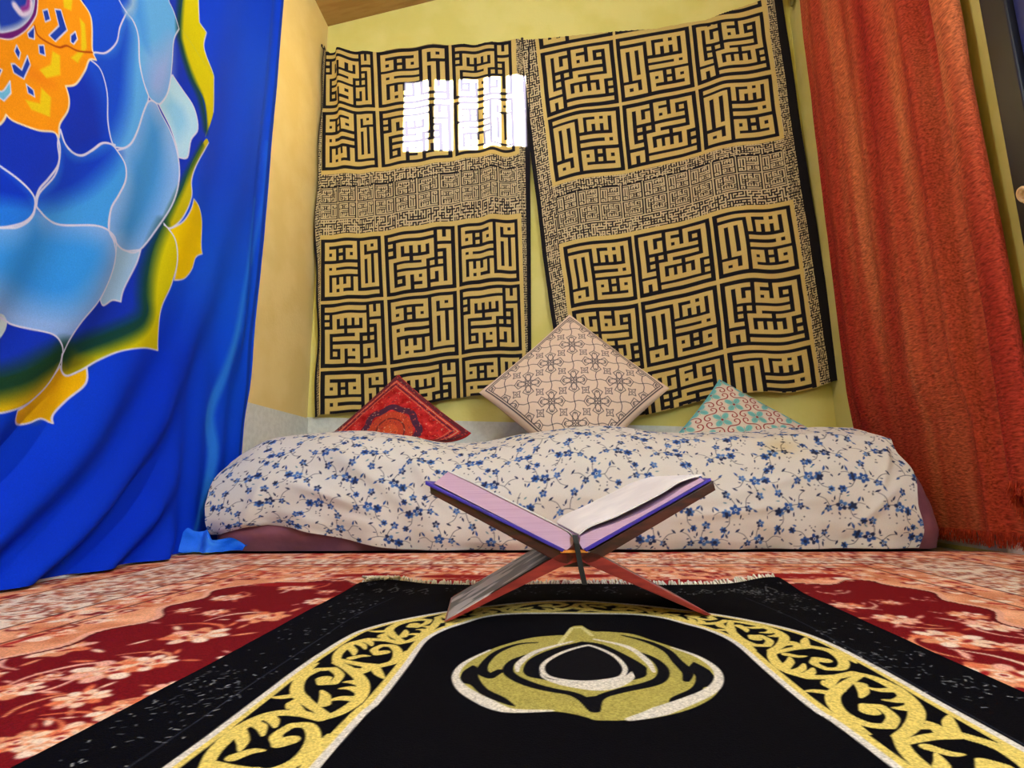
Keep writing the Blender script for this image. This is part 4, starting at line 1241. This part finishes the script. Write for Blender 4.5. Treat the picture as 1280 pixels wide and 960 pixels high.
rest.rotation_euler[2] = math.radians(7); rest.scale[0] = 1.03; rest.location[0] += .004
book = tag(empty('open_book', (.03, YF, .1)), 'thick blue-bound book lying open on the crossed book rest', 'book')
Y0 = YF - .004; book.rotation_euler[2] = math.radians(7); book.scale[0] = 1.03; book.location[0] += .005
bm = bmesh.new()
prism(bm, X2((541, 601), (541, 605.5), (703, 689.5), (706, 686)), Y0, Y0 + DB, .0008)
bm_obj('cover', bm, M['cover'], book)
bm = bmesh.new()
prism(bm, X2((889, 597.5), (890, 601), (732, 689.5), (729, 686)), Y0, Y0 + DB, .0008)
bm_obj('cover', bm, M['cover'], book)
bm = bmesh.new(); prism(bm, X2((701, 687.5), (734, 687.5), (734, 690.5), (701, 690.5)), Y0 + .001, Y0 + DB - .002)
bm_obj('spine', bm, M['orange'], book)


def page_block(name, pts, y0, y1, mat_top):
    """page block: lilac cut edges, the open page a thin sheet on top"""
    bm = bmesh.new(); prism(bm, X2(*pts), y0, y1); return bm_obj(name, bm, M['page'], book)


page_block('page_block', [(551, 604), (567, 590), (600, 607), (640, 628), (680, 649), (708, 664), (717, 673), (716, 681), (708, 687.5)], Y0 + .003, Y0 + DB - .004, 0)
page_block('page_block', [(882, 600.5), (729, 687.5), (724, 679), (725, 671), (739, 664), (770, 654), (801, 641), (832, 624), (855, 609), (877, 597)], Y0 + .003, Y0 + DB - .004, 0)


def sheet_strip(name, pts, y0, y1, th=.0009, lift=None, mat=M['paper']):
    P2 = smooth_path(X2(*pts), False, 6, 170); n = np.gradient(P2, axis=0); nn = np.stack([-n[:, 1], n[:, 0]], 1); nn /= np.linalg.norm(nn, axis=1)[:, None]
    if nn[:, 1].mean() < 0: nn = -nn
    ys_ = np.linspace(y0, y1, 8); lo = []; hi = []
    for t, y in zip(np.linspace(0, 1, 8), ys_):
        k = (lift(t, np.linspace(0, 1, len(P2))) if lift else 0)
        b_ = P2 + nn * np.asarray(k)[..., None] if lift else P2
        lo.append(np.stack([b_[:, 0], np.full(len(P2), y), b_[:, 1]], -1)); a = b_ + nn * th
        hi.append(np.stack([a[:, 0], np.full(len(P2), y), a[:, 1]], -1))
    lo, hi = np.array(lo), np.array(hi)
    fr = np.stack([lo[0], hi[0]], 0); bk = np.stack([lo[-1], hi[-1]], 0); l_ = np.stack([lo[:, 0], hi[:, 0]], 0); r_ = np.stack([lo[:, -1], hi[:, -1]], 0)
    o = grids(name, [(lo, None, False), (hi, None, True), (fr, None, False), (bk, None, True), (l_, None, True), (r_, None, False)], mat, book)
    return o


sheet_strip('page', [(566.5, 589.4), (600, 606), (640, 627), (680, 648), (708, 663), (717, 672)], Y0 + .002, Y0 + DB - .004)
sheet_strip('page', [(725, 670), (739, 662), (770, 651.5), (801, 637), (832, 620), (852, 606), (879, 595.5)], Y0 + .001, Y0 + DB - .004, .0016,
            lift=lambda t, s: .0015 + .004 * t * np.sin(np.clip(s * 1.15, 0, 1) * np.pi) + .004 * np.sin(s * np.pi))['label'] = 'white raised pages of the right half'
# ribbon marker
bm = bmesh.new()
rp = [hit(a, b_, 1, y) for a, b_, y in ((716, 668, .80), (718, 669, YF - .006), (720, 680, YF - .008), (722.5, 695, YF - .008), (725.5, 711, YF - .008), (730, 731, YF - .008))]
wv = .0032
va = [bm.verts.new((p[0] - wv, p[1], p[2] + .0005)) for p in rp]; vb = [bm.verts.new((p[0] + wv, p[1], p[2])) for p in rp]
vc = [bm.verts.new((p[0] - wv, p[1] + .001, p[2])) for p in rp]; vd_ = [bm.verts.new((p[0] + wv, p[1] + .001, p[2] - .0005)) for p in rp]
for i in range(len(rp) - 1):
    bm.faces.new([va[i], vb[i], vb[i + 1], va[i + 1]]); bm.faces.new([vc[i], vc[i + 1], vd_[i + 1], vd_[i]])
    bm.faces.new([va[i], va[i + 1], vc[i + 1], vc[i]]); bm.faces.new([vb[i], vd_[i], vd_[i + 1], vb[i + 1]])
bm_obj('ribbon_marker', bm, M['ribbon'], book)

# ------------------------------------------------------------------ light
def area(name, loc, target, size, energy, color=(1, 1, 1), sy=None):
    l = bpy.data.lights.new(name, 'AREA'); l.energy = energy; l.color = color; l.size = size
    if sy: l.shape = 'RECTANGLE'; l.size_y = sy
    o = bpy.data.objects.new(name, l); o.location = loc
    o.rotation_euler = (Vector(target) - Vector(loc)).to_track_quat('-Z', 'Y').to_euler(); COL.objects.link(o)
    return o


area('added_window_fill', (XR + .012, (by0 + by1) / 2, (bz0 + bz1) / 2), (-.7, .7, .8), .6, 50, (.80, .90, 1), 1.05)  # added area light in the unseen side opening, brightens the room
pl = bpy.data.lights.new('added_overhead_fill', 'POINT'); pl.energy = 34; pl.shadow_soft_size = .06; pl.color = (1, .965, .92)  # added overhead point light for general fill; no lamp is built
po_ = bpy.data.objects.new('added_overhead_fill', pl); po_.location = (-.2, .5, 2.15); COL.objects.link(po_)
sun = bpy.data.lights.new('sun', 'SUN'); sun.energy = 170; sun.angle = math.radians(.15); sun.color = (1, .96, .95)
so = bpy.data.objects.new('sun', sun)
dvec = Vector((-SHX, YB - .035 - YN, -SHZ)); so.rotation_euler = dvec.to_track_quat('-Z', 'Y').to_euler(); COL.objects.link(so)
wd = bpy.data.worlds.new('sky'); S.world = wd; wd.use_nodes = True
wd.node_tree.nodes['Background'].inputs[0].default_value = (.75, .85, 1, 1); wd.node_tree.nodes['Background'].inputs[1].default_value = 1.0

# ------------------------------------------------------------------ camera
cam = bpy.data.cameras.new('camera'); co = bpy.data.objects.new('camera', cam); COL.objects.link(co)
cam.sensor_fit = 'HORIZONTAL'; cam.sensor_width = 36; cam.lens = F / 1280 * 36; cam.clip_start = .02
r, u_, f_ = RW @ np.array([1, 0, 0]), RW @ np.array([0, -1, 0]), RW @ np.array([0, 0, 1])
co.matrix_world = Matrix(((r[0], u_[0], -f_[0], 0), (r[1], u_[1], -f_[1], 0), (r[2], u_[2], -f_[2], H), (0, 0, 0, 1)))
S.camera = co
S.view_settings.view_transform = 'Standard'; S.view_settings.look = 'None'; S.view_settings.gamma = 1; S.view_settings.use_curve_mapping = False
S.view_settings.exposure = 0.12
